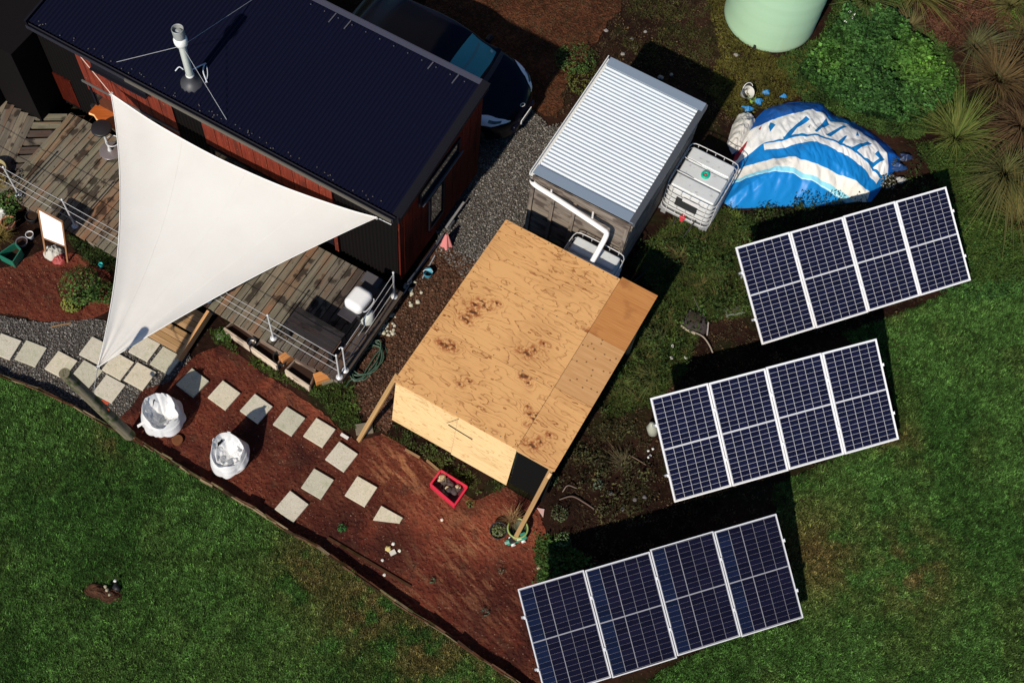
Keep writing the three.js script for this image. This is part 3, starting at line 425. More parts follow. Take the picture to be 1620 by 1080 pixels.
  for (const q of [[-6.892, 2.66, -3.743], [-4.715, 2.9, -5.009], [-4.943, 2.66, -2.656]]) part(f, 'guy_wire', tube([[fx, 3.62, fz], q], .0042, 5), mat([.42, .43, .44], .5));
  part(f, 'bracket', [tube([[-5.4, 2.74, -3.734], [-5.41, 2.76, -3.558], [-5.331, 2.72, -3.356]], .012, 6), tube([[-5.606, 2.85, -3.477], [-5.429, 2.86, -3.597], [-5.39, 2.74, -3.735]], .011, 6), tube([[-5.712, 2.85, -3.497], [-5.805, 2.8, -3.585], [-5.88, 2.72, -3.564]], .01, 6), tube([[-5.382, 2.73, -3.743], [-5.335, 2.73, -3.506], [-5.35, 2.72, -3.342]], .008, 6)], mat([.62, .66, .70], .6), 'pale silicone streaked bracket');
  // scarred sealant, screws
  part(roof, 'roof_screw', Array.from({ length: 26 }, (_, k) => lathe([[.012, 0], [.01, .008], [0, .01]], H(.3 + k * .28, HB - .12, 2.96), 6)), mat([.06, .06, .08], .5), null, 'stuff');
  for (const [s, l] of [[2.9, .22], [2.6, .2], [.95, .16], [.45, .2]]) part(roof, 'roof_bracket', beam(H(s, HB - .06, 2.975), H(s + .015, HB - .06 - l, 2.95), .02, .01), mat([.07, .07, .09], .5));
}
// the annexe beyond the house end, all in black
{
  const a = thing('annexe', [-10.928, 0, -6.866], 'black clad annexe joined to the dark end of the house', 'annexe');
  part(a, 'wall', [hboxV(7.43, 8.25, -.62, 2.4, .2, 2.3), hboxV(8.27, 11, -.95, 2.4, .2, 2.25)], claddingBlack);
  { const q = [-9.225, 0.4, -4.415]; part(a, 'corner_trim', beam(q, [q[0], 2.3, q[2]], .035, .035), mat([.30, .13, .11], .8), 'thin pinkish corner strip'); }
  part(a, 'door_panel', hboxV(7.0, 7.4, -.03, .0, .42, 1.2), mat([.28, .22, .2], .8, { tex: T.redboard, phys: DULL }), 'dark brown red door panel');
}
// ---------------------------------------------------------------- the deck
const deckMats = [[.58, .56, .50], [.68, .63, .55], [.50, .47, .44], [.72, .54, .42], [.62, .62, .52], [.27, .23, .23]].map(c => mat(c, .88, { tex: T.deck, bump: .004, phys: { specularIntensity: .3 } }));
{
  const d = thing('timber_deck', H(3.2, -1.2, 0), 'weathered grey brown timber deck along the dark house wall', 'deck');
  let s = -.2, k = 0;
  while (s < 7.0) { const w = .138, b0 = -2.24 + rr(-.012, .012), j = rnd(); const pg = hboxB(s, s + w - .015, b0, -.2, .362 + rr(-.002, .002), .4 + rr(-.003, .003), 0, 0), pu = pg.attributes.uv; for (let i = 0; i < pu.count; i++) pu.setXY(i, pu.getX(i) + (k % 3) * .013, pu.getY(i) + s); part(d, 'plank', pg, s < .75 ? deckMats[5] : s < 1.05 ? deckMats[2] : deckMats[Math.floor(j * j * 5)]); s += w; k++; }
  // the turned end of the deck: short cross boards, then boards at another angle
  part(d, 'trim_board', beam([-8.289, 0.405, -4.228], [-9.069, 0.405, -2.546], .1, .04), deckMats[4]);
  const q0 = [-8.936, 0.39, -4.264], q1 = [-8.338, 0.39, -4.294], q2 = [-9.341, 0.39, -2.543], q3 = [-9.062, 0.39, -2.61];
  for (let i = 0; i < 9; i++) { const t = (i + .5) / 9, a = [mix(q0[0], q2[0], t), .375, mix(q0[2], q2[2], t)], b = [mix(q1[0], q3[0], t), .375, mix(q1[2], q3[2], t)]; part(d, 'plank', beam(a, b, .125, .036), deckMats[i < 2 ? 4 : i % 2 ? 2 : 5]); }
  for (let i = 0; i < 6; i++) { const o = i * .158, a = [-8.956, 0.39, -4.248], b = [-9.341, 0.39, -2.302], n = [-.898, .44]; part(d, 'plank', beam([a[0] + n[0] * (o + .07), .38, a[2] + .13 - n[1] * o * 1.2 - .05], [b[0] + n[0] * (o + .07), .38, b[2] - n[1] * o * .9], .148, .038), deckMats[i % 3 === 0 ? 2 : i % 3]); }
  part(d, 'joist', [hbox(-.18, 6.7, -2.16, -2.1, .2, .36), hbox(-.18, 6.7, -1.2, -1.14, .2, .36), hbox(-.18, 6.7, -.3, -.24, .2, .36), hboxB(-.18, -.12, -2.1, -.24, .2, .36)], M.greyboard, null, 'stuff');
  part(d, 'pile', [0, 1.3, 2.6, 3.9, 5.2, 6.6].flatMap(x => [-2.1, -1.15].map(b => hboxV(x - .06, x + .06, b - .06, b + .06, 0, .22))), M.greyboard, null, 'stuff');
  part(d, 'screw', Array.from({ length: 100 }, (_, i) => lathe([[.006, 0], [0, .003]], H(-.15 + (i % 50) * .138 + (i > 49 ? .06 : 0), -2.13, .403), 5)), mat([.3, .3, .3], .4, { metal: .5 }), null, 'stuff');
}
{
  const st = thing('wooden_steps', H(3.0, -2.7, 0), 'short wooden steps with a side board from the deck to the pavers', 'steps');
  for (let i = 0; i < 4; i++) { const b0 = -2.34 - i * .2, h = [.33, .31, .17, .15][i]; for (const j of [0, 1]) part(st, 'tread', hbox(2.53, 3.85, b0 - j * .098 - .09, b0 - j * .098, h - .035, h + rr(-.002, .002)), j ? M.pine : mat([.8, .78, .7], .85, { tex: T.pine, bump: .003 })); }
  part(st, 'stringer', beam(H(2.5, -2.26, .33), H(2.5, -3.22, .12), .05, .2), mat([1.25, 1.1, .95], .8, { tex: T.pine, bump: .002 }));
  part(st, 'stringer', beam(H(3.88, -2.26, .33), H(3.88, -3.22, .12), .05, .2), M.pine);
}
// railings: steel stanchions with three wires
function railing(label, spots, lean) {
  const r = thing('wire_railing', spots[Math.floor(spots.length / 2)], label, 'railing');
  const top = spots.map(p => [p[0], p[1] + .88, p[2]]); const thin = .0048;
  spots.forEach((p, i) => { const e = part(r, 'post', rod(p, top[i], .017, .015, 10), M.steel); part(e, 'base_plate', lathe([[0, .035], [.024, .032], [.03, .018], [.058, .012], [.06, 0]], p, 18), M.steel); part(e, 'post_cap', new THREE.SphereGeometry(.022, 10, 8).translate(...top[i]), M.steel); });
  for (const h of [.24, .53, .82]) for (let i = 0; i + 1 < spots.length; i++) part(r, 'wire', tube([[spots[i][0], spots[i][1] + h, spots[i][2]], [(spots[i][0] + spots[i + 1][0]) / 2, spots[i][1] + h - .012, (spots[i][2] + spots[i + 1][2]) / 2], [spots[i + 1][0], spots[i + 1][1] + h, spots[i + 1][2]]], thin, 5), M.wire);
  return r;
}
railing('wire railing with white steel posts along the deck behind the whiteboard', [H(8.1, -2.11, .4), H(6.76, -2.11, .4), H(5.5, -2.11, .4), H(4.2, -2.11, .4)]);
railing('wire railing with white steel posts along the deck behind the planter boxes', [H(2.62, -2.11, .4), H(1.25, -2.13, .4), H(-.12, -2.16, .4)]);
const endRail = railing('wire railing on the deck end beside the barbecue', [H(-.14, -2.0, .4), H(-.1, -.35, .4)]);
// ---------------------------------------------------------------- shade sail and its post
{
  const A = V([-7.096, 2.05, -3.537]), B = V([-2.397, 2.15, -1.174]), C = V([-6.745, 1.45, 1.376]), cen = A.clone().add(B).add(C).multiplyScalar(1 / 3);
  const bez = (p, q, pull, t) => { const m = p.clone().add(q).multiplyScalar(.5).lerp(cen, pull * 2); return p.clone().multiplyScalar((1 - t) * (1 - t)).addScaledVector(m, 2 * t * (1 - t)).addScaledVector(q, t * t); };
  const S = (t, w) => { const a = bez(C, A, .165, t), b = bez(C, B, .075, t), ab = bez(A, B, .165, w), li = A.clone().lerp(B, w); const p = a.lerp(b, w).addScaledVector(ab.sub(li), Math.pow(t, 2.2)); p.y -= .16 * Math.sin(Math.PI * Math.min(1, t)) * 4 * w * (1 - w); const cr = Math.exp(-t * 5) + Math.exp(-Math.hypot(1 - t, w) * 6) + Math.exp(-Math.hypot(1 - t, 1 - w) * 6); p.y += .012 * cr * Math.sin(w * 26 + t * 6) + .006 * (fbm(p.x * 1.5, p.z * 1.5, 2, 191) - .5); return p; };
  const sailMat = mat([1, 1, 1], .85, { tex: T.cloth, bump: .001, side: THREE.DoubleSide, phys: { specularIntensity: .2, transmission: .12, thickness: 0 } });
  const s = thing('shade_sail', [cen.x, 1.7, cen.z], 'large white triangular shade sail stretched over the deck', 'shade sail');
  part(s, 'canvas', grid(90, 60, (u, v) => S(u, v).toArray(), (u, v, q) => [q[0], q[2]]), sailMat);
  const hem = mat([.82, .81, .77], .8);
  const edge = f => tube(Array.from({ length: 25 }, (_, i) => f(i / 24).toArray()), .009, 6, 70);
  part(s, 'hem', [edge(t => S(t, 0)), edge(t => S(t, 1)), edge(t => S(1, t))], hem);
  part(s, 'seam', [.3, .55, .8].map(w => tube(Array.from({ length: 20 }, (_, i) => S(.12 + .88 * i / 19, w).add(new THREE.Vector3(0, .001, 0)).toArray()), .0022, 4, 40)), mat([.78, .77, .73], .85), null);
  const post = [[-6.441, 0.1, 2.015], [-6.822, 2.75, 2.058]], onPost = t => [0, 1, 2].map(i => mix(post[0][i], post[1][i], t));
  part(s, 'rope', tube([A.toArray(), [-7.674, 2.3, -4.151]], .009, 6), mat([.66, .47, .38], .8), 'tan corner rope');
  for (const p of [A, B, C]) part(s, 'corner_ring', new THREE.TorusGeometry(.03, .007, 6, 16).rotateX(Math.PI / 2).translate(p.x, p.y, p.z), M.steel);
  part(s, 'turnbuckle', [tube([B.toArray(), H(.12, -.02, 2.2)], .009, 6), tube([C.toArray(), onPost(.6)], .006, 6)], M.steel);
  const p = thing('sail_post', post[0], 'thick round timber post leaning out from the shade sail tip', 'post');
  part(p, 'pole', [rod(post[0], post[1], .098, .085, 20)], M.post);
  part(p, 'strap', [place(new THREE.TorusGeometry(.1, .012, 6, 24), onPost(.45), 0, 0, 0).translate(0, 0, 0), beam([-6.764, 0.9, 1.727], [-6.661, 0.85, 1.748], .045, .03)], mat([.62, .09, .035], .6), 'orange red strap');
}

// ---------------------------------------------------------------- iron roofed shed
{
  const s0 = -3.25, s1 = -1.33, b0 = 2.3, b1 = 5.25, t = 1.9;
  const h = thing('garden_shed', H((s0 + s1) / 2, (b0 + b1) / 2, 0), 'grey timber shed with a bright corrugated iron roof and white drain pipe', 'shed');
  const rf = part(h, 'roof', corrugated(s0, s1, b0 + .1, b1 - .1, t, t + .0, .0795, .012, 's'), mat([1, 1, 1], .45, { tex: T.galv, metal: .1, side: THREE.DoubleSide }), 'pale corrugated iron roof');
  const fl = mat([.30, .38, .47], .4, { metal: .35 });
  part(rf, 'ridge_flashing', place(box(s1 - s0 + .04, .01, .2), H((s0 + s1) / 2, b1 - .09, t + .026), YAW), fl, 'blue grey flashing at the far end');
  part(rf, 'ridge_flashing', place(box(s1 - s0 + .04, .01, .2), H((s0 + s1) / 2, b0 + .09, t + .022), YAW), fl, 'blue grey flashing above the drain pipe');
  part(rf, 'side_flashing', hboxB(s0 - .06, s0 + .05, b0, b1, t - .07, t + .03), mat([.085, .095, .11], .5, { metal: .3 }), 'dark side flashing');
  part(h, 'gutter', [hboxB(s1 - .005, s1 + .07, b0 - .02, b1 + .02, t - .07, t - .06), hboxB(s1 + .06, s1 + .075, b0 - .02, b1 + .02, t - .07, t + .03)], mat([.72, .73, .72], .5), 'white gutter');
  part(h, 'fascia', hbox(s0, s1, b0 - .045, b0 - .01, t - .17, t - .012), M.greyboard);
  for (let k = 0; k < 9; k++) { const y = .08 + k * .185; part(h, 'board', hbox(s0 + .03, s1 - .03, b0 + .002 * (k % 2), b0 + .03, y, y + .178), M.greyboard); part(h, 'board', hboxB(s0 + .002 * (k % 2), s0 + .03, b0 + .03, b1 - .03, y, y + .178), M.greyboard); part(h, 'board', hboxB(s1 - .03, s1 - .002 * (k % 2), b0 + .03, b1 - .03, y, y + .178), M.greyboard); part(h, 'board', hbox(s0 + .03, s1 - .03, b1 - .03, b1, y, y + .178), M.greyboard); }
  for (const s of [s0 + .04, -2.2, -1.78, s1 - .03]) part(h, 'post', hboxV(s - .035, s + .035, b0 - .05, b0 - .002, .02, t - .18), M.greyboard);
  part(h, 'cap_board', hboxB(s0 - .035, s0 - .003, b0, b1, t - .24, t - .075), M.greyboard);
  const pipe = [[0.24, 1.83, -2.249], [0.235, 1.76, -2.255], [0.303, 1.74, -2.193], [0.544, 1.735, -2.025], [0.926, 1.73, -1.749], [1.25, 1.725, -1.511], [1.454, 1.72, -1.358], [1.519, 1.71, -1.303], [1.501, 1.67, -1.238], [1.41, 1.5, -1.095], [1.302, 1.28, -0.952], [1.223, 1.1, -0.885], [1.204, 0.98, -0.849]];
  const pp = part(h, 'drain_pipe', tube(pipe, .048, 14, 90), mat([.80, .79, .76], .42), 'white plastic drain pipe');
  for (const q of [[0.563, 1.77, -2.043], [1.268, 1.765, -1.551]]) part(pp, 'pipe_clip', [beam(q, [q[0] + .02, q[1] - .01, q[2] - .13], .03, .02)], M.white);
}
// ---------------------------------------------------------------- plywood shed (a movable coop with two long handles)
{
  const S0 = -1.25, S1 = -3.52, S2 = -4.22, B0 = -2.19, B1 = 1.52, hb = b => 1.6 - .2 * (b - B0) / (B1 - B0), tilt = -Math.atan(.2 / 3.71);
  const c = thing('plywood_coop', H(-2.5, -.4, 0), 'unpainted plywood coop with a flat knotty sheet roof and two long pole handles', 'coop');
  const ply = T.ply.map(t => mat([1, 1, 1], .7, { tex: t, phys: { specularIntensity: .25 } })), wall = mat([1, 1, 1], .75, { tex: T.plyWall, phys: { specularIntensity: .2 } }), old = mat([1, 1, 1], .75, { tex: T.plyOld, phys: { specularIntensity: .25 } }), speck = mat([1, 1, 1], .75, { tex: T.plySpeck, phys: { specularIntensity: .25 } });
  const sheetAt = (s0, s1, b0, b1, lift, m, o) => part(c, 'roof_sheet', place(box(s0 - s1 - .006, .018, b1 - b0 - .006, 0, o ?? 0), H((s0 + s1) / 2, (b0 + b1) / 2, hb((b0 + b1) / 2) + lift), YAW, 0, tilt), m);
  [0, 1, 2].forEach(k => sheetAt(S0, S1, B1 - 1.2367 * (k + 1), B1 - 1.2367 * k, k * .0015, ply[k]));
  sheetAt(S1, S2, .30, B1 + .05, .004, old, .2); sheetAt(S1, S2, -.9, .30, .001, speck, .1); sheetAt(S1, S2, B0 - .01, -.9, .003, ply[1], 1.4);
  const fb = B0 + .06;
  const panel = (s0, s1, h0, dz, o) => place(box(s0 - s1, 1.575 - h0, .018, 0, o).translate(0, -(1.575 - h0) / 2, dz), H((s0 + s1) / 2, fb, 1.575), YAW, 0, -.135);
  part(c, 'front_panel', panel(-1.27, -2.44, .24, 0, .05), wall); part(c, 'front_panel', panel(-2.444, S1, .20, .003, .9), wall);
  part(c, 'side_panel', hboxB(-1.288, -1.27, fb + .02, 1.05, .33, 1.39), wall); part(c, 'side_panel', hboxB(S1 + .02, S1 + .002, fb + .0, 1.05, .25, 1.39), wall); part(c, 'back_panel', hbox(-1.29, S1 + .02, 1.05, 1.068, .33, 1.39), wall); part(c, 'bay_panel', place(box(S1 - S2 - .06, 1.36, .012).translate(0, -.68, 0), H((S1 + S2) / 2, fb + .02, 1.55), YAW, 0, -.1), mat([.006, .006, .006], 1, { phys: DULL }), 'black cloth closing the bay beside the front wall'); part(c, 'floor', hbox(-1.29, S1 + .03, fb + .02, 1.04, .33, .35), wall);
  
  // a hatch cut into the front, one corner standing proud, and the slot beside it
  const tri = (p, d) => { const sh = new THREE.Shape(p.map(q => new THREE.Vector2(q[0], q[1]))); return new THREE.ExtrudeGeometry(sh, { depth: d, bevelEnabled: false }); };
  const onF = (s, h, o) => H(s, fb - .012 - o - (1.575 - h) * .136, h), hx = place(tri([[0, .36], [.52, .33], [.33, .0]], .014), onF(-1.93, 1.16, .0), YAW, 0, -.135); part(c, 'hatch', hx, wall, 'loose hatch corner');
  part(c, 'slot', [beam(onF(-2.3, 1.12, .004), onF(-2.76, 1.08, .004), .008, .026)], M.black, 'dark open slot');
  part(c, 'groove', [beam(onF(-1.9, 1.53, .003), onF(-2.26, 1.15, .003), .004, .014), beam(onF(-2.265, 1.15, .003), onF(-2.46, 1.48, .003), .004, .014)], mat([.05, .035, .02], 1), null, 'stuff'); part(c, 'screw', [0, 1, 2, 3].flatMap(k => Array.from({ length: 9 }, (_, i) => { const b = B1 - .04 - k * 1.2, s = S0 - .06 - i * .27; return lathe([[.011, 0], [0, .003]], H(s, b, hb(b) + .0135), 6); })), mat([.10, .085, .07], .6, { metal: .4 }), null, 'stuff'); part(c, 'edge_batten', place(box(S1 - S2 - .04, .03, .05), H((S1 + S2) / 2, B0 + .02, hb(B0) - .028), YAW), mat([1.2, 1.25, 1.3], .8, { tex: T.pine }));
  for (const [s, b] of [[-1.36, fb + .3], [-3.42, fb + .3], [-1.36, 1.0], [-3.42, 1.0], [-4.15, 1.0]]) part(c, 'leg', hboxV(s - .035, s + .035, b - .035, b + .035, 0, b > 0 && s < -4 ? 1.38 : .33), M.pine);
  part(c, 'handle', beam([-1.956, 1.56, 1.4], [-2.623, 0.05, 1.987], .075, .05, .004), mat([.86, .84, .7], .8, { tex: T.pine })); part(c, 'handle', beam([0.595, 1.56, 2.806], [0.021, 0.05, 3.703], .075, .05, .004), mat([.72, .68, .55], .8, { tex: T.pine }));
  part(c, 'handle_block', beam([0.531, 1.38, 2.955], [0.486, 1.32, 3.02], .05, .05, .004), mat([1.3, 1.35, 1.4], .8, { tex: T.pine }));
}
// ---------------------------------------------------------------- caged plastic tanks
const loopPts = (cx, cz, w, d, r, y) => { const o = []; for (const [sx, sz, a0] of [[1, 1, 0], [-1, 1, 1], [-1, -1, 2], [1, -1, 3]]) for (let k = 0; k < 4; k++) { const a = (a0 + k / 3) * Math.PI / 2; o.push([cx + sx * (w / 2 - r) + r * Math.cos(a), y, cz + sz * (d / 2 - r) + r * Math.sin(a)]); } return o; };
function ibc(pos, hgt) {
  const g = thing('caged_water_tank', [0, 0, 0], 'white caged water tank with green cap beside the iron roofed shed and blue tarpaulin', 'water tank', 'caged white water tanks');
  const pl = mat([1, 1, 1], .4, { tex: T.plastic, phys: { transmission: 0, clearcoat: .3, clearcoatRoughness: .4 } }), W = .93, D = 1.06, top = hgt - .04;
  const b = part(g, 'bottle', place(box(W, top - .16, D, .1, 0), [0, (top + .12) / 2, 0]), pl);
  part(g, 'top_pad', place(box(W - .05, .07, .3, .03, .3), [0, top - .0, -.34]), pl); part(g, 'top_pad', place(box(W - .05, .05, .3, .022, .7), [0, top - .008, 0]), pl); part(g, 'top_pad', place(box(W - .05, .07, .3, .03, .1), [0, top - .0, .34]), pl);
  const cap = part(g, 'cap', [lathe([[.03, .012], [.045, .03], [.072, .034], [.082, .02], [.085, -.02]], [.03, top + .03, -.02], 24)], mat([.0, .42, .27], .35), 'green screw cap');
  part(cap, 'plug', lathe([[0, .03], [.022, .03], [.026, .01]], [.03, top + .03, -.02], 14), mat([.5, .06, .07], .4));
  for (let k = 0; k < 6; k++) part(g, 'cage_hoop', tube(loopPts(0, 0, W + .07, D + .07, .1, .19 + k * (hgt - .2) / 5), .0095, 6, 60, true), M.wire);
  for (const sx of [-1, 1]) for (let k = 0; k < 6; k++) part(g, 'cage_bar', rod([sx * (W / 2 + .037), .12, -.42 + k * .168], [sx * (W / 2 + .037), hgt, -.42 + k * .168], .008), M.wire);
  for (const sz of [-1, 1]) for (let k = 0; k < 5; k++) part(g, 'cage_bar', rod([-.36 + k * .18, .12, sz * (D / 2 + .037)], [-.36 + k * .18, hgt, sz * (D / 2 + .037)], .008), M.wire);
  for (const z of [-.17, .17]) part(g, 'top_bar', tube([[-W / 2 - .03, hgt - .0, z], [-.25, hgt + .004, z], [-.12, hgt - .012, z]], .007, 6), M.wire);
  part(g, 'label_plate', place(box(.44, .26, .008), [-.02, .6, D / 2 + .05]), mat([.03, .032, .035], .45), 'dark label plate'); part(g, 'label_plate', place(box(.34, .1, .008), [.05, hgt - .16, D / 2 + .051]), mat([.7, .7, .7], .4));
  part(g, 'valve', [rod([0, .17, D / 2 - .02], [0, .17, D / 2 + .11], .045, .04), place(box(.12, .03, .03, .008), [0, .23, D / 2 + .07])], mat([.55, .05, .07], .4), 'red tap');
  for (const x of [-.4, 0, .4]) part(g, 'pallet_runner', place(box(.1, .11, D + .05), [x, .058, 0]), M.galv);
  part(g, 'pallet_deck', place(box(W + .08, .015, D + .08), [0, .122, 0]), M.galv);
  g.position.set(...pos); g.rotation.y = YAW; return g;
}
{
  const a = ibc(H(-3.78, 4.58, 0), .9), b = a.clone(); b.name = numbered('caged_water_tank'); b.position.set(...H(-2.86, 1.58, 0)); b.scale.set(1, 1.24, 1); scene.add(b); b.userData = { ...a.userData, label: 'caged water tank under the white drain pipe, half covered by the plywood roof' };
  solo('tank_hose', tube([[3.51, 0.3, -2.58], [3.429, 0.2, -2.499], [3.2, 0.05, -2.22], [2.85, 0.03, -1.916], [2.472, 0.03, -1.497], [2.259, 0.04, -1.27]], .016, 7), M.rubber, 'black hose from the caged tank to the plywood shed corner', 'hose');
  solo('hose_tail', tube([[3.115, 0.12, -2.632], [3.025, 0.03, -2.446], [2.865, 0.03, -2.191]], .012, 6), M.rubber, 'short black hose below the red tap of the caged tank', 'hose');
}
// ---------------------------------------------------------------- green water tank
{
  const c = [5.413, 0, -7.719], t = thing('rainwater_tank', c, 'large pale green round plastic water tank at the top edge of the photo', 'water tank');
  const prof = [[.93, 0]]; for (let k = 0; k < 24; k++) prof.push([.965 + .0018 * Math.sin(k * 1.4), .06 + k * .085]); prof.push([.93, 2.1], [.7, 2.28], [.25, 2.4], [0, 2.42]);
  part(t, 'shell', lathe(prof, c, 72), mat([1, 1, 1], .42, { tex: T.tank, phys: { clearcoat: .25, clearcoatRoughness: .5 } }));
  part(t, 'outlet', [rod([c[0] - .4, .12, c[2] + .84], [c[0] - .43, .12, c[2] + .94], .03)], M.black);
}
// ---------------------------------------------------------------- solar arrays
function solarArray(cx, cz, h0, yaw, tilt, PW, PL, cols, half, fine, label) {
  const mtx = new THREE.Matrix4().makeTranslation(cx, h0, cz).multiply(new THREE.Matrix4().makeRotationY(yaw)).multiply(new THREE.Matrix4().makeRotationX(tilt));
  const a = thing('solar_array', [cx, 0, cz], label, 'solar array', 'tilted ground solar arrays'), put = g => g.applyMatrix4(mtx);
  const fr = mat(fine ? [.66, .67, .69] : [.86, .87, .88], .45, { metal: .05 }), back = mat(fine ? [.26, .265, .29] : [.52, .53, .56], .5), cell = mat([1, 1, 1], .3, { vertexColors: true, phys: { specularIntensity: .12, clearcoat: fine ? .12 : .2, clearcoatRoughness: .1 } });
  const bx = (lx, ly, lz, x, y, z) => put(box(lx, ly, lz).translate(x, y, z)), gap = .018, L = 4 * PW + 3 * gap, fw = fine ? .016 : .021;
  for (let i = 0; i < 4; i++) {
    const x = -L / 2 + PW / 2 + i * (PW + gap), p = part(a, 'solar_panel', bx(PW - .03, .02, PL - .03, x, 0, 0), back), dz = .005 * Math.sin(i * 2.1) * (fine ? 3 : 1);
    part(p, 'frame', [bx(PW, .036, fw, x, .002, -PL / 2 + fw / 2 + dz), bx(PW, .036, fw, x, .002, PL / 2 - fw / 2 + dz), bx(fw, .0355, PL - 2 * fw, x - PW / 2 + fw / 2, .002, dz), bx(fw, .0355, PL - 2 * fw, x + PW / 2 - fw / 2, .002, dz)], fr);
    const l = [], iw = PW - 2 * fw - .02, il = PL - 2 * fw - .03, mid = fine ? .018 : .026, cw = iw / cols, ch = (il - mid) / 2 / half;
    for (let c = 0; c < cols; c++) for (let r = 0; r < 2 * half; r++) {
      const zz = -il / 2 + (r + .5) * ch + (r >= half ? mid : 0), gx = fine ? (c === 1 ? .013 : .0055) : .0072, gz = fine ? .003 : .0052, g = new THREE.PlaneGeometry(cw - gx, ch - gz).rotateX(-Math.PI / 2).translate(x - iw / 2 + (c + .5) * cw - (fine && c > 1 ? 0 : fine ? .003 : 0), .0125, zz + dz);
      const k = mix(.8, 1.25, hash(c + i * 9, r, 77)), bl = fine && c < 1 ? 1.7 : 1, n = 4, col = new Float32Array(n * 3); for (let q = 0; q < n; q++) col.set(fine ? [.006 * k, .006 * k * bl, .018 * k * bl] : [.006 * k, .0075 * k, .026 * k], q * 3); g.setAttribute('color', new THREE.BufferAttribute(col, 3)); l.push(put(g));
    }
    part(p, 'cells', merge(l), cell, null, 'stuff');
  }
  for (const z of [-PL * .24, PL * .24]) { part(a, 'rail', bx(L + .1, .04, .04, 0, -.04, z), M.galv); for (let i = 0; i < 5; i++) part(a, 'clamp', bx(.034, .02, .05, -L / 2 - .009 + i * (PW + gap) - (i ? .0 : .0), .022, z), fr); }
  for (const x of [-L * .42, 0, L * .42]) for (const z of [-PL * .4, PL * .4]) { const t = new THREE.Vector3(x, -.06, z).applyMatrix4(mtx); part(a, 'leg', rod([t.x, 0, t.z], [t.x, t.y, t.z], .025), M.galv); }
  return a;
}
solarArray(6.223, -1.408, .738, .3438, .4496, 1.068, 1.8, 6, 10, false, 'white framed solar array closest to the blue tarpaulin');
solarArray(4.482, 1.654, .701, .2985, .461, 1.037, 1.8, 6, 10, false, 'middle white framed solar array beside the plywood coop');
solarArray(2.349, 4.843, .698, .3014, .385, 1.082, 1.722, 5, 10, true, 'thin framed solar array beside the red soil bed, cut by the picture edge');
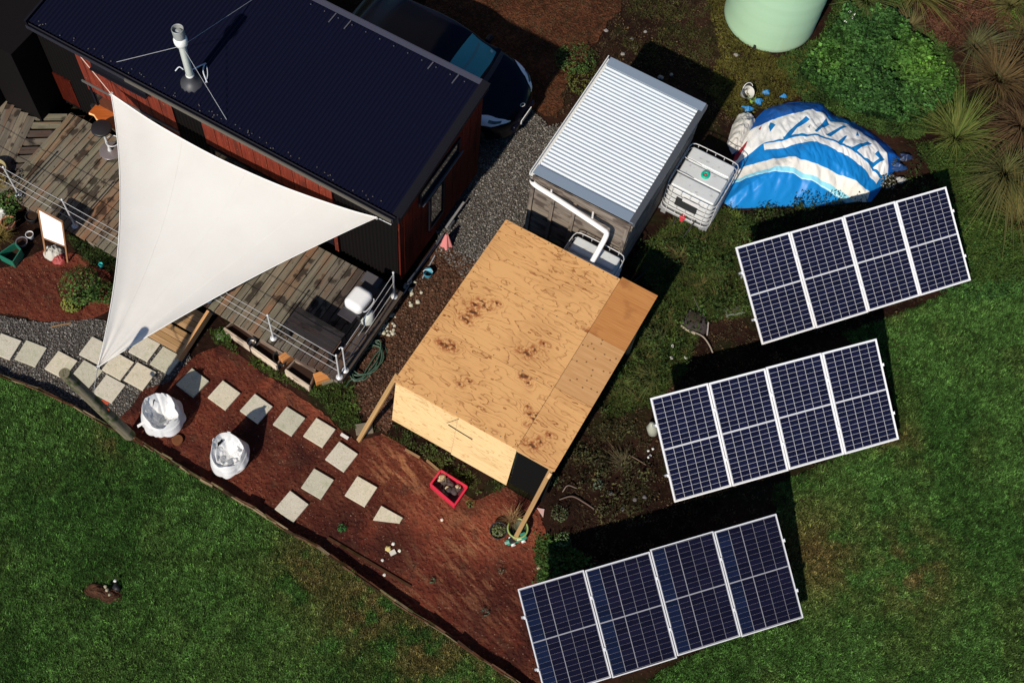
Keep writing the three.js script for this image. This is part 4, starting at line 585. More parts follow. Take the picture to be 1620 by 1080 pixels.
// ---------------------------------------------------------------- car
{
  const L = 3.95, nose = [0.329, 0, -5.126], lp = (x, pts) => { for (let i = 0; i + 1 < pts.length; i++) if (x <= pts[i + 1][0]) { const t = cl((x - pts[i][0]) / (pts[i + 1][0] - pts[i][0])); const s = t * t * (3 - 2 * t); return mix(pts[i][1], pts[i + 1][1], mix(t, s, .5)); } return pts[pts.length - 1][1]; };
  const nx = [0.219, 0.72, -4.631], base = [nx[0] - VX * L, 0, nx[2] - VZ * L], at = (x, y, z) => [base[0] + VX * x - VZ * z, y, base[2] + VZ * x + VX * z];
  const wB = x => lp(x, [[0, .55], [.12, .74], [.4, .83], [1, .85], [L - 1, .855], [L - .62, .84], [L - .35, .76], [L - .16, .60], [L - .04, .38], [L, .22]]);
  const tB = x => lp(x, [[0, .8], [.1, .95], [.6, 1.0], [L - 1.4, .99], [L - .95, .965], [L - .5, .86], [L - .18, .74], [L - .05, .66], [L, .56]]);
  const body = (x, t) => { const a = Math.abs(t), s = Math.sign(t), w = wB(x), top = tB(x); if (a < .6) { const q = a / .6; return [x, top - .07 * q * q * q, s * w * .9 * q]; } const q = (a - .6) / .4; return [x, mix(top - .07, .22, q * q * .4 + q * .6), s * w * (.9 + .1 * Math.sin(Math.min(1, q * 2.4) * 1.5708) - .06 * q * q)]; };
  const yC = x => lp(x, [[.1, .98], [.45, 1.22], [1.0, 1.42], [1.7, 1.48], [L - 1.95, 1.47], [L - 1.5, 1.38], [L - .98, .975]]);
  const wr = x => mix(.70, .55, sstep(.98, 1.35, yC(x)));
  const cab = (x, t, o = 0) => { const a = Math.abs(t), s = Math.sign(t), y = yC(x); if (a < .62) { const q = a / .62; return [x, y + o - .045 * q * q, s * wr(x) * q]; } const q = (a - .62) / .38; return [x, mix(y - .045 + o, .955, q), s * mix(wr(x), .76, q)]; };
  const car = thing('parked_car', at(L / 2, 0, 0), 'black hatchback car parked beyond the house with its bonnet and headlights showing', 'car');
  const paint = mat([.004, .0045, .011], .3, { phys: { clearcoat: .3, clearcoatRoughness: .12, specularIntensity: .2 } }), shell = (f, x0, x1, n, t0 = -1, t1 = 1, m = 40, o = 0) => grid(n, m, (u, v) => at(...f(mix(x0, x1, u), mix(t1, t0, v), o)));
  paint.side = THREE.DoubleSide;
  part(car, 'body', [shell(body, 0, L, 70)], paint); part(car, 'cabin', shell(cab, .1, L - .98, 50), paint);
  const teal = mat([.10, .37, .37], .2, { phys: { clearcoat: .4, clearcoatRoughness: .08, specularIntensity: .3 } });
  const ws = part(car, 'windscreen', grid(20, 24, (u, v) => { const t = mix(.56, -.56, v), bow = .07 * (1 - (t / .56) ** 2); const x = mix(L - 1.50, L - 1.03, u) + bow * (u * .9); const q = cab(Math.min(x, L - .985), t); return at(q[0], q[1] + .009, q[2]); }), teal, 'teal tinted windscreen'); teal.side = THREE.DoubleSide;
  part(ws, 'dashboard', grid(4, 20, (u, v) => { const t = mix(.5, -.5, v), x = mix(L - 1.34, L - 1.30, u) + .06 * (1 - (t / .5) ** 2), q = cab(x, t); return at(q[0], q[1] + .013, q[2]); }), mat([.10, .26, .26], .4, { side: THREE.DoubleSide }));
  part(ws, 'sticker', place(box(.06, .004, .05), at(L - 1.08, 1.075, -.53), YAW, -.6), mat([.5, .62, .6], .5));
  part(car, 'wiper_cowl', grid(6, 24, (u, v) => { const t = mix(.56, -.56, v), x = mix(L - .99, L - .90, u) + .07 * (1 - (t / .56) ** 2), q = body(x, t); return at(q[0], q[1] + .008, q[2]); }), mat([.02, .02, .024], .6, { side: THREE.DoubleSide }));
  const lampG = s => grid(18, 8, (u, v) => { const x = mix(L - .82, L - .10, u), tc = mix(.70, .54, u) * s, hw = .1 * Math.pow(Math.sin(Math.PI * Math.min(1, u * .95 + .03)), .7), q = body(x, tc + mix(-hw, hw, v)); return at(q[0], q[1] + .012, q[2] + .006 * s); });
  for (const s of [-1, 1]) { const l = part(car, 'headlight', lampG(s), mat([.93, .95, .95], .3, { side: THREE.DoubleSide, phys: { clearcoat: .6 } })); part(l, 'lens', grid(8, 4, (u, v) => { const q = body(mix(L - .42, L - .22, u), s * (mix(.62, .575, u) + mix(-.03, .03, v))); return at(q[0], q[1] + .018, q[2] + .008 * s); }), mat([.06, .11, .12], .1, { side: THREE.DoubleSide })); }
  part(car, 'badge', place(new THREE.TorusGeometry(.045, .008, 6, 20).rotateX(-1.1), at(L - .07, .715, 0), YAW - Math.PI / 2), M.steel);
  part(car, 'number_plate', place(box(.015, .1, .4), at(L + .03, .45, 0), YAW), M.white); part(car, 'bumper', [place(box(.1, .16, .8, .04), at(L - .03, .4, 0), YAW)], paint);
  for (const [x, z] of [[.7, .76], [.7, -.76], [L - .75, .76], [L - .75, -.76]]) { const q = at(x, .3, z), w = part(car, 'wheel', place(new THREE.CylinderGeometry(.3, .3, .19, 24).rotateX(Math.PI / 2), q, YAW), M.rubber); part(w, 'rim', place(new THREE.CylinderGeometry(.2, .2, .195, 18).rotateX(Math.PI / 2), q, YAW), M.galv); }
  for (const s of [-1, 1]) part(car, 'side_window', grid(16, 2, (u, v) => { const q = cab(mix(.6, L - 1.5, u), s * mix(.7, .92, v)); return at(q[0], q[1], q[2] + .006 * s); }), darkGlass);
  for (const s of [-1, 1]) part(car, 'mirror', place(box(.12, .12, .18, .04), at(L - 1.3, .98, s * .83), YAW), paint);
}
// ---------------------------------------------------------------- tarpaulin heap
{
  const OUT = [[4.171, 0, -3.363], [4.303, 0, -3.923], [4.42, 0, -4.284], [4.783, 0, -4.967], [5.126, 0, -5.355], [5.503, 0, -5.499], [6.006, 0, -5.587], [6.313, 0, -5.54], [6.49, 0, -5.268], [6.85, 0, -5.131], [7.207, 0, -4.887], [7.539, 0, -4.568], [7.731, 0, -4.29], [7.586, 0, -3.985], [7.377, 0, -3.768], [7.214, 0, -3.497], [7.001, 0, -3.227], [6.673, 0, -3.213], [6.289, 0, -3.139], [5.819, 0, -3.061], [5.322, 0, -3.054], [4.76, 0, -3.001], [4.262, 0, -2.952], [4.099, 0, -3.073]];
  const x0 = [3.995, 0, -2.672][0] - .3, z0 = [4.147, 0.3, -5.575][2] - .3, CW = 1024, CH = 640, S = 235;
  const cv = document.createElement('canvas'); cv.width = CW; cv.height = CH; const g = cv.getContext('2d');
  const path = (pts, fill, line, w) => { g.beginPath(); pts.forEach((p, i) => g[i ? 'lineTo' : 'moveTo']((p[0] - x0) * S, (p[2] - z0) * S)); if (fill) { g.closePath(); g.fillStyle = fill; g.fill(); } if (line) { g.strokeStyle = line; g.lineWidth = w; g.lineJoin = 'round'; g.stroke(); } };
  g.fillStyle = '#167fca'; g.fillRect(0, 0, CW, CH);
  path([[4.775, 0.3, -5.453], [6.472, 0.3, -5.698], [6.482, 0.4, -4.975], [5.988, 0.4, -5.103], [5.207, 0.4, -4.911], [4.739, 0.4, -4.617]], '#1459ad');
  path([[6.656, 0.3, -5.088], [7.909, 0.2, -4.613], [7.788, 0.2, -3.788], [7.388, 0.3, -3.893], [7.249, 0.35, -4.386], [6.851, 0.4, -4.676]], '#1459ad');
  const WHT = '#f1f1ee';
  path([[4.131, 0.3, -3.743], [4.343, 0.35, -4.069], [4.672, 0.35, -4.709], [5.165, 0.45, -4.872], [5.95, 0.45, -5.125], [6.193, 0.45, -5.03], [6.288, 0.45, -4.868], [6.647, 0.42, -4.817], [6.9, 0.4, -4.663], [7.274, 0.35, -4.387], [7.383, 0.3, -4.218], [7.405, 0.3, -3.836], [7.262, 0.3, -3.712], [7.024, 0.35, -3.843], [6.498, 0.45, -4.103], [6.134, 0.48, -4.271], [5.875, 0.5, -4.363], [5.604, 0.5, -4.394], [5.344, 0.5, -4.293], [4.907, 0.45, -4.262], [4.525, 0.4, -4.014]], WHT);
  path([[4.301, 0.35, -4.009], [4.351, 0.35, -4.158], [4.628, 0.38, -4.431], [4.579, 0.38, -4.296], [4.416, 0.35, -4.043]], '#9c1226'); path([[4.843, 0.4, -4.652], [4.93, 0.4, -4.776], [4.879, 0.4, -4.639]], '#9c1226');
  const BL = '#0f74b8', gap = p => path(p, BL);
  gap([[5.081, 0.45, -4.793], [5.16, 0.45, -4.691], [5.03, 0.45, -4.521], [5.034, 0.45, -4.685]]);
  gap([[5.762, 0.48, -4.88], [5.828, 0.48, -4.793], [5.547, 0.5, -4.57], [5.372, 0.5, -4.324], [5.245, 0.5, -4.303], [5.39, 0.5, -4.502]]);
  gap([[6.186, 0.46, -4.886], [6.246, 0.46, -4.753], [6.023, 0.5, -4.563], [5.894, 0.5, -4.423], [5.862, 0.5, -4.466], [6.043, 0.48, -4.684]]);
  gap([[6.527, 0.44, -4.721], [6.589, 0.44, -4.709], [6.341, 0.47, -4.511], [6.167, 0.48, -4.347], [6.073, 0.48, -4.401], [6.283, 0.47, -4.553]]);
  gap([[6.773, 0.42, -4.613], [6.796, 0.42, -4.494], [6.716, 0.42, -4.46]]); gap([[6.469, 0.46, -4.405], [6.522, 0.46, -4.422], [6.367, 0.46, -4.178], [6.298, 0.46, -4.234]]);
  gap([[6.965, 0.4, -4.382], [7.048, 0.4, -4.341], [6.808, 0.42, -4.197], [6.648, 0.43, -4.05], [6.553, 0.44, -4.112], [6.734, 0.43, -4.231]]);
  gap([[7.173, 0.36, -4.226], [7.314, 0.33, -4.076], [7.213, 0.34, -4.005], [7.022, 0.36, -3.851], [6.812, 0.4, -3.975], [7.044, 0.37, -3.948], [7.179, 0.35, -4.056], [7.095, 0.37, -4.142]]);
  gap([[7.075, 0.35, -3.845], [7.245, 0.3, -3.77], [7.355, 0.3, -3.833], [7.355, 0.3, -3.746], [7.181, 0.3, -3.665], [7.034, 0.33, -3.769]]);
  path([[5.749, 0.5, -4.58], [5.82, 0.5, -4.658], [5.783, 0.5, -4.552]], '#8f9aa0');
  path([[5.245, 0.5, -4.303], [5.602, 0.5, -4.379], [5.899, 0.5, -4.349], [6.144, 0.48, -4.257], [6.526, 0.44, -4.096], [7.058, 0.35, -3.815], [7.239, 0.3, -3.726]], null, BL, 15);
  path([[4.871, 0.45, -4.143], [5.204, 0.5, -4.139], [5.565, 0.5, -4.259], [5.862, 0.5, -4.244], [6.132, 0.48, -4.153], [6.503, 0.43, -3.984], [6.882, 0.35, -3.807], [7.152, 0.3, -3.634]], null, WHT, 40);
  path([[4.243, 0.3, -3.603], [4.713, 0.4, -3.631], [5.277, 0.42, -3.658], [5.818, 0.38, -3.521], [6.36, 0.25, -3.357], [6.89, 0.1, -3.217]], null, '#8fd6ec', 66);
  path([[4.247, 0.3, -3.647], [4.719, 0.4, -3.689], [5.283, 0.42, -3.716], [5.824, 0.38, -3.579], [6.392, 0.25, -3.416], [6.921, 0.1, -3.261]], null, '#e6e4dc', 52);
  path([[4.233, 0.3, -3.473], [4.707, 0.38, -3.5], [5.268, 0.4, -3.512], [5.821, 0.32, -3.388], [6.367, 0.18, -3.229], [6.551, 0.1, -3.202]], null, '#d6eef5', 3);
  const R = mulberry(5); for (let i = 0; i < 260; i++) { g.fillStyle = `rgba(${R() < .5 ? '60,50,40' : '190,180,160'},${.12 + R() * .25})`; g.fillRect(R() * CW, R() * CH, 1 + R() * 3, 1 + R() * 5); }
  const tx = new THREE.CanvasTexture(cv); tx.colorSpace = THREE.SRGBColorSpace; tx.wrapS = tx.wrapT = THREE.ClampToEdgeWrapping;
  const cen = [5.798, 0, -4.021], n = OUT.length, edge = a => { const f = (((a % 1) + 1) % 1) * n, i = Math.floor(f), t = f - i, p = OUT[i % n], q = OUT[(i + 1) % n]; return [mix(p[0], q[0], t), mix(p[2], q[2], t)]; };
  const hgt = (x, z, r) => { const a = x * .45 + z * .9, dome = .56 * (1 - Math.pow(r, 2.6)); const e2 = sstep(.3, 1, r), wr = Math.abs(fbm(x * 2.4 + z * 1.4, z * 1.0 - x * .5, 2, 601) - .5) * .16 + Math.abs(fbm(x * 6 + z * 2, z * 2.2 - x, 2, 611) - .5) * mix(.06, .18, e2) + Math.abs(fbm(x * 9 - z * 3, z * 3 + x * 2, 2, 617) - .5) * .05 + sstep(.0, -.9, x - 4.6 + .2 * z) * Math.abs(fbm(x * 5, z * 1.1, 2, 619) - .5) * .22; return Math.max(.012, dome + (wr - .03) * (1 - Math.pow(r, 6) * .8) + .05 * Math.sin(a * 5) * (1 - r)); };
  const gt = grid(260, 110, (u, v) => { const [ex, ez] = edge(u), r = v, x = mix(cen[0], ex, r), z = mix(cen[2], ez, r); return [x, hgt(x, z, r), z]; }, (u, v, q) => [(q[0] - x0) * S / CW, 1 - (q[2] - z0) * S / CH]);
  const tarpM = mat([.95, .95, .95], .42, { side: THREE.DoubleSide, phys: { specularIntensity: .5 } }); tarpM.map = tx;
  solo('tarpaulin', gt, tarpM, 'blue and white printed banner tarpaulin draped over a low heap beside the solar array', 'tarpaulin');
  // old grey sheet at the heap's end
  const gs = [[4.338, 0, -4.206], [4.257, 0, -4.456], [4.393, 0, -4.887], [4.544, 0, -5.17], [4.742, 0, -5.242], [4.894, 0, -5.065], [4.759, 0, -4.692], [4.524, 0, -4.319]], gc = [4.559, 0, -4.743];
  solo('plastic_sheet', grid(80, 24, (u, v) => { const f = ((u % 1) + 1) % 1 * gs.length, i = Math.floor(f) % gs.length, t = f - Math.floor(f), p = gs[i], q = gs[(i + 1) % gs.length], x = mix(gc[0], mix(p[0], q[0], t), v), z = mix(gc[2], mix(p[2], q[2], t), v); return [x, Math.max(.015, .22 * (1 - v ** 2.4) + Math.abs(fbm(x * 8, z * 8, 3, 621) - .5) * .22), z]; }), mat([.50, .49, .45], .6, { side: THREE.DoubleSide }), 'crumpled grey white plastic sheet at the end of the blue tarpaulin', 'plastic sheet');
}

// ---------------------------------------------------------------- pavers
{
  const pm = [[1, 1, 1], [.88, .9, .86], [1.08, 1.05, 1]].map(c => mat(c, .92, { tex: T.paver, bump: .002, phys: { specularIntensity: .2 } }));
  const paver = (c, a, b, y, label, i) => { const yaw = Math.atan2(-(b[2] - a[2]), b[0] - a[0]); const t = thing('paver', [c[0], y, c[2]], label, 'paver', 'square pale pavers'); const g = place(box(.395, .045, .395, .006), [c[0], y + .0225, c[2]], yaw, (hash(i, 1, 3) - .5) * .03, (hash(i, 2, 3) - .5) * .03); part(t, 'slab', g, pm[i % 3]); };
  [[[-8.784, 0.05, 0.411], [-8.422, 0.05, 0.278], [-8.057, 0.05, 0.412], .012, 'pale paver at the cut end of the row on the gravel path'],
  [[-8.336, 0.05, 0.53], [-8.422, 0.05, 0.278], [-8.057, 0.05, 0.412], .012, 'pale paver second along the gravel path, set apart from the cluster'],
  [[-7.792, 0.05, 0.728], [-7.876, 0.05, 0.467], [-7.527, 0.05, 0.648], .012, 'pale paver on gravel just behind the top of the leaning post'],
  [[-7.258, 0.05, 0.435], [-7.351, 0.05, 0.17], [-6.99, 0.05, 0.353], .012, 'pale paver on gravel partly hidden by the edge of the sail tip'],
  [[-7.34, 0.05, 0.893], [-7.436, 0.05, 0.681], [-7.11, 0.05, 0.863], .012, 'pale paver under the very tip of the sail beside the leaning post'],
  [[-6.83, 0.05, 0.722], [-6.531, 0.05, 0.629], [-6.16, 0.05, 0.833], .012, 'pale paver in the gravel cluster with its corner under the sail tip'],
  [[-6.426, 0.05, 0.359], [-6.455, 0.05, 0.14], [-6.151, 0.05, 0.301], .012, 'pale paver in the gravel cluster touching the sail edge below the steps'],
  [[-6.029, 0.05, 0.589], [-6.107, 0.05, 0.312], [-5.757, 0.05, 0.508], .012, 'pale paver at the foot of the wooden steps'],
  [[-6.431, 0.05, 0.901], [-6.531, 0.05, 0.629], [-6.15, 0.05, 0.833], .012, 'pale paver in the gravel cluster closest to the bagged tubs'],
  [[-6.919, 0.05, 1.153], [-6.995, 0.05, 0.919], [-6.661, 0.05, 1.098], .012, 'pale paver at the lawn side of the gravel beside the orange strap'],
  [[-5.529, 0.05, 0.993], [-5.549, 0.05, 0.719], [-5.243, 0.05, 0.949], .008, 'shaded stepping paver in red soil beside the first bagged tub'],
  [[-4.968, 0.05, 1.213], [-5.008, 0.05, 0.93], [-4.683, 0.05, 1.158], .008, 'stepping paver in red soil second from the steps'],
  [[-4.399, 0.05, 1.444], [-4.445, 0.05, 1.174], [-4.123, 0.05, 1.401], .008, 'stepping paver in red soil third from the steps'],
  [[-3.823, 0.05, 1.661], [-3.877, 0.05, 1.394], [-3.538, 0.05, 1.606], .008, 'stepping paver in red soil below the second planter box'],
  [[-3.295, 0.05, 1.855], [-3.346, 0.05, 1.578], [-3.011, 0.05, 1.778], .008, 'stepping paver in red soil just before the coop handle foot'],
  [[-2.894, 0.05, 2.279], [-2.955, 0.05, 1.995], [-2.61, 0.05, 2.226], .008, 'stepping paver in red soil where the row turns below the coop handle'],
  [[-3.264, 0.05, 2.77], [-3.324, 0.05, 2.515], [-2.984, 0.05, 2.708], .008, 'stepping paver in red soil in the middle of the last group of three'],
  [[-2.532, 0.05, 2.886], [-2.61, 0.05, 2.61], [-2.251, 0.05, 2.813], .008, 'stepping paver in red soil between the red crate and the last group'],
  [[-3.661, 0.05, 3.175], [-3.714, 0.05, 2.902], [-3.373, 0.05, 3.146], .008, 'stepping paver in red soil touching the timber lawn edging']].forEach((q, i) => paver(...q, i));
  const br = [[-2.184, 0.05, 3.131], [-1.819, 0.05, 3.33], [-1.868, 0.05, 3.418], [-2.308, 0.05, 3.373]], c = [-2.084, 0, 3.277];
  const sh = new THREE.Shape(br.map(p => new THREE.Vector2(p[0], -p[2]))), bg = new THREE.ExtrudeGeometry(sh, { depth: .04, bevelEnabled: false }).rotateX(-Math.PI / 2).translate(0, .01, 0);
  solo('broken_paver', bg, pm[2], 'broken wedge shaped piece of pale paver lying on the red soil', 'paver');
}
// ---------------------------------------------------------------- timber edging
{
  const t = thing('timber_edging', EDGE[8], 'weathered split timber edging between the lawn and the red soil bed', 'edging');
  const em = [mat([.85, .74, .66], .95, { tex: T.post, bump: .006, phys: DULL }), mat([.7, .42, .36], .95, { tex: T.post, bump: .006, phys: DULL })];
  const em2 = [...em, mat([.45, .22, .18], .95, { tex: T.post, bump: .006, phys: DULL }), mat([1.5, 1.25, 1.1], .95, { tex: T.post, bump: .006, phys: DULL }), mat([.3, .2, .17], .95, { tex: T.post, phys: DULL })];
  for (let i = 0; i + 1 < EDGE.length; i++) for (let j = 0; j < 3; j++) for (let k = 0; k < 2; k++) {
    const A = EDGE[i], B = EDGE[i + 1], L = Math.hypot(B[0] - A[0], B[2] - A[2]), q = (a, b, c) => hash(i * 7 + a, j * 5 + b, k * 3 + c), t0 = j / 3 - .05 * q(1, 2, 3), t1 = (j + 1) / 3 + .05 * q(2, 2, 4), o = d => .004 + k * .028 + (q(d, 3, 5) - .5) * .024, n = d => [(B[2] - A[2]) / L * o(d), -(B[0] - A[0]) / L * o(d)], y = .075 + k * .014 + (q(3, 1, 1) - .5) * .04;
    const n0 = n(5), n1 = n(6), at = (t, m, dy) => [mix(A[0], B[0], t) + m[0], y + dy, mix(A[2], B[2], t) + m[1]];
    part(t, 'board', beam(at(t0, n0, 0), at(t1, n1, (q(4, 4, 4) - .5) * .03), (.010 + .02 * q(6, 6, 6)) * (i < 5 ? .7 : 1), .15), em2[Math.floor(q(8, 8, 8) * 4.99)]);
  }
  solo('timber_rail', beam([-3.038, 0.02, 3.681], [-1.642, 0.018, 4.474], .045, .035, .008), mat([.36, .19, .15], .95, { tex: T.post, bump: .004, phys: DULL }), 'brown timber rail lying in the soil beside the lawn edging', 'timber');
  solo('bed_strip', [beam([-1.824, 0.03, 2.119], [-1.572, 0.03, 2.261], .03, .06)], M.pineGrey, 'short pale timber strip edging the bed below the coop front', 'timber');
  solo('bed_strip', [beam([-1.453, 0.03, 2.304], [-1.244, 0.03, 2.48], .03, .06)], M.pineGrey, 'short pale timber strip edging the bed beside the red crate', 'timber');
}
// ---------------------------------------------------------------- tubs with white bags
function baggedTub(pos, r, h, seed, label, open) {
  const t = thing('bagged_tub', pos, label, 'tub'), [x, y, z] = pos;
  part(t, 'tub', lathe([[r * .86, 0], [r * .9, .03], [r * .93, h * .35], [r * .97, h * .36], [r * .965, h * .5], [r, h * .52], [r * 1.02, h], [r * .97, h + .006], [r * .9, h * .6], [0, h * .55]], pos, 40), open ? mat([.28, .27, .25], .5) : mat([.5, .5, .48], .45), open ? 'dark ridged tub with pale rings' : null);
  if (open) for (const k of [.1, .3]) part(t, 'rim_band', new THREE.TorusGeometry(r * (.93 + k * .1), .012, 6, 40).rotateX(Math.PI / 2).translate(x, y + h * (k + .08), z), mat([.58, .57, .53], .5));
  const bagM = mat([.84, .85, .85], .5, { side: THREE.DoubleSide, phys: { transmission: .28, thickness: 0, specularIntensity: .5 } });
  const back = open ? 4.3 : 4.25, bend = a => { const q = Math.cos(a - back); return sstep(-.4, .95, q); };
  part(t, 'bag', grid(150, 60, (u, v) => {
    const a = u * 6.2832, ca = Math.cos(a), sa = Math.sin(a), f1 = fbm(3 + ca * .9 + seed, 3 + sa * .9 + v * .5, 2, seed) - .5, f2 = Math.abs(fbm(4 + ca * 1.5 + seed, 4 + sa * 1.5 + v * .7, 2, seed + 6) - .5), f3 = Math.abs(fbm(4 + ca * 3.5 + seed, 4 + sa * 3.5 + v * 1.5, 2, seed + 9) - .5), k = bend(a);
    const hang = h * (open ? mix(.86, .3, sstep(-.9, .2, Math.cos(a - 3.4))) : mix(.62, .35, sstep(-.5, .5, Math.cos(a - 3.4)))) + f1 * .1; let R, Y;
    if (v < .34) { const q = v / .34; R = r * (1.04 + .10 * (1 - q)) + f1 * .09 + f2 * .12 * (1 - q * .6); Y = mix(hang, h + .02, q); }
    else if (v < .6) { const q = (v - .34) / .26; R = r * (1.04 - .10 * q - .12 * k * q) + f1 * .09 - f2 * .10 * q; Y = h + .02 + (.05 + .30 * k) * Math.sin(q * 1.45) + f2 * .12 * q; }
    else { const q = (v - .6) / .4; R = (r * (.94 - .12 * k) + f1 * .09 - f2 * .10 * (1 - q)) * Math.pow(1 - q, .75) + .004; Y = mix(h + .02 + (.05 + .30 * k) + f2 * .12, h * (open ? .8 : .42), Math.pow(q, .55)) + (f2 * .12 * (1 - q) + Math.abs(fbm(ca * (1 - q) * 2.2 + seed, sa * (1 - q) * 2.2 + 4, 3, seed + 12) - .5) * .30) * Math.sin(q * 3.0 + .1); }
    return [x + R * ca, y + Math.max(.012, Y), z + R * sa];
  }), bagM, 'thin white plastic bag pulled over the rim');
  const hd = (a, l, lean) => { const bx = x + r * Math.cos(a), bz = z + r * Math.sin(a), ox = Math.cos(a), oz = Math.sin(a); part(t, 'bag_handle', tube([[bx - oz * .07, y + h + .12, bz + ox * .07], [bx - oz * .05 + ox * lean, y + h + .12 + l, bz + ox * .05 + oz * lean], [bx + ox * lean * 1.2, y + h + .13 + l * 1.15, bz + oz * lean * 1.2], [bx + oz * .05 + ox * lean, y + h + .1 + l, bz - ox * .05 + oz * lean], [bx + oz * .07, y + h + .1, bz - ox * .07]], .009, 6), bagM); };
  const strap = (p, q, w) => part(t, 'bag_handle', beam(p, q, w, .012, .003), bagM);
  for (const [da, w] of open ? [[-.75, .04], [.6, .055]] : [[-.7, .045], [.75, .05]]) { const a = back + da, k = bend(a), R = r * (.92 - .12 * k), Y = y + h + .03 + .28 * k; strap([x + R * Math.cos(a), Y - .04, z + R * Math.sin(a)], [x + (R - .02) * Math.cos(a), Y + .13, z + (R - .02) * Math.sin(a)], w); }
  if (!open) { const a = 2.7, R = r * 1.06; strap([x + R * Math.cos(a), y + h - .02, z + R * Math.sin(a)], [x + (R + .12) * Math.cos(a), y + h - .08, z + (R + .12) * Math.sin(a)], .05); }
  const tri3 = (pts, m, n, l) => { const g = new THREE.BufferGeometry(); g.setAttribute('position', new THREE.Float32BufferAttribute(pts.flat(), 3)); g.setAttribute('uv', new THREE.Float32BufferAttribute(new Float32Array(pts.length * 2), 2)); g.computeVertexNormals(); part(t, n, g, m, l); };
  const hole = mat([.006, .006, .006], .9, { side: THREE.DoubleSide, phys: DULL });
  if (open) tri3([[-4.908, 0.58, 2.148], [-4.799, 0.56, 2.237], [-4.884, 0.54, 2.343]], hole, 'bag_opening', 'dark opening of the bag'); else tri3([[-5.993, 0.6, 1.476], [-5.985, 0.58, 1.491], [-6.018, 0.55, 1.684], [-5.993, 0.6, 1.476], [-6.018, 0.55, 1.684], [-6.017, 0.58, 1.56]], hole, 'bag_slit');
}
baggedTub([-5.9, 0, 1.721], .30, .34, 5, 'tub covered by a white plastic bag beside the leaning timber post', false);
baggedTub([-4.73, 0, 2.374], .295, .34, 17, 'ridged dark tub half covered by a torn white plastic bag', true);
solo('wood_round', lathe([[.092, 0], [.095, .05], [.088, .058], [.03, .056], [0, .058]], [-5.66, 0, 2.047], 22), mat([.36, .20, .11], .9, { tex: T.pine, bump: .004 }), 'small round wood slice on the red soil below the first bagged tub', 'wood round');
// ---------------------------------------------------------------- planter boxes
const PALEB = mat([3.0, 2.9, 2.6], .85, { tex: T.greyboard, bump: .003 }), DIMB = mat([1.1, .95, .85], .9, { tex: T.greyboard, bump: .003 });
function planter(fa, fb, ba, bb, label, m1, m2) {
  const t = thing('planter_box', [(fa[0] + bb[0]) / 2, 0, (fa[2] + bb[2]) / 2], label, 'planter box'), at = (p, y) => [p[0], y, p[2]], y = .115;
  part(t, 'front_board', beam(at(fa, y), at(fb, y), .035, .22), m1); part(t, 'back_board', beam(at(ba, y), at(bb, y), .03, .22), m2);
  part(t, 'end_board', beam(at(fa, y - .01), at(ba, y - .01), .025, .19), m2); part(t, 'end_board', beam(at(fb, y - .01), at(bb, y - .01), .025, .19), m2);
  const sh = new THREE.Shape([fa, fb, bb, ba].map(p => new THREE.Vector2(p[0], -p[2])));
  part(t, 'soil', new THREE.ShapeGeometry(sh).rotateX(-Math.PI / 2).translate(0, .12, 0), M.soilDark);
}
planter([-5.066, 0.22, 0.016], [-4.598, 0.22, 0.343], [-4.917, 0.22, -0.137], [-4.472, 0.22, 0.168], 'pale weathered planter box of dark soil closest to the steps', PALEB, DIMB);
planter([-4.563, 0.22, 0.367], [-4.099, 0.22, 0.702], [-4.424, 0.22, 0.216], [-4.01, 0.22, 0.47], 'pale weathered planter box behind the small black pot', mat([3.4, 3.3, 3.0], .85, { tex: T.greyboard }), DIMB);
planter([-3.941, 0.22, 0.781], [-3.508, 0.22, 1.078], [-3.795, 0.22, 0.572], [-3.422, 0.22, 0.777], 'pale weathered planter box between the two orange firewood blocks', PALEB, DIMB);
{
  const c = [-4.559, 0.14, 0.28], t = thing('enamel_pot', [c[0], .14, c[2]], 'small black pot with a pale inside on the planter edge', 'pot');
  part(t, 'body', lathe([[0, .01], [.07, 0], [.08, .16], [.086, .165], [.075, .16], [.068, .02], [0, .02]], [c[0], .0 + .1, c[2]], 24), M.black); part(t, 'lining', lathe([[.0, .07], [.055, .065], [.066, .1]], [c[0], .1, c[2]], 20), mat([.7, .68, .62], .4));
  const fw = (p, yaw, l, w, h, lb, col) => solo('firewood_block', place(box(l, h, w, .012), [p[0], h / 2 + .01, p[2]], yaw, 0, .12), mat(col, .85, { tex: T.pine, bump: .006 }), lb, 'firewood');
  fw([-3.948, 0.15, 0.521], YAW + 1.2, .24, .13, .3, 'upright orange firewood block between the two longer planter boxes', [1.15, .78, .5]); fw([-3.316, 0.1, 0.865], YAW + .9, .26, .17, .24, 'split orange firewood block at the end of the shortest planter box', [1.25, .8, .42]);
  solo('bark_slab', place(box(.2, .1, .07, .01), [-3.217, 0.06, 0.916], YAW + .9, 0, .3), M.post, 'grey bark slab leaning on the split orange firewood block', 'firewood');
  solo('black_pot', lathe([[.1, 0], [.13, .2], [.14, .21], [.12, .2], [.1, .06], [0, .06]], [-4.039, 0, 0.528], 24), M.rubber, 'black round pot between the planter box and the upright firewood', 'pot');
}
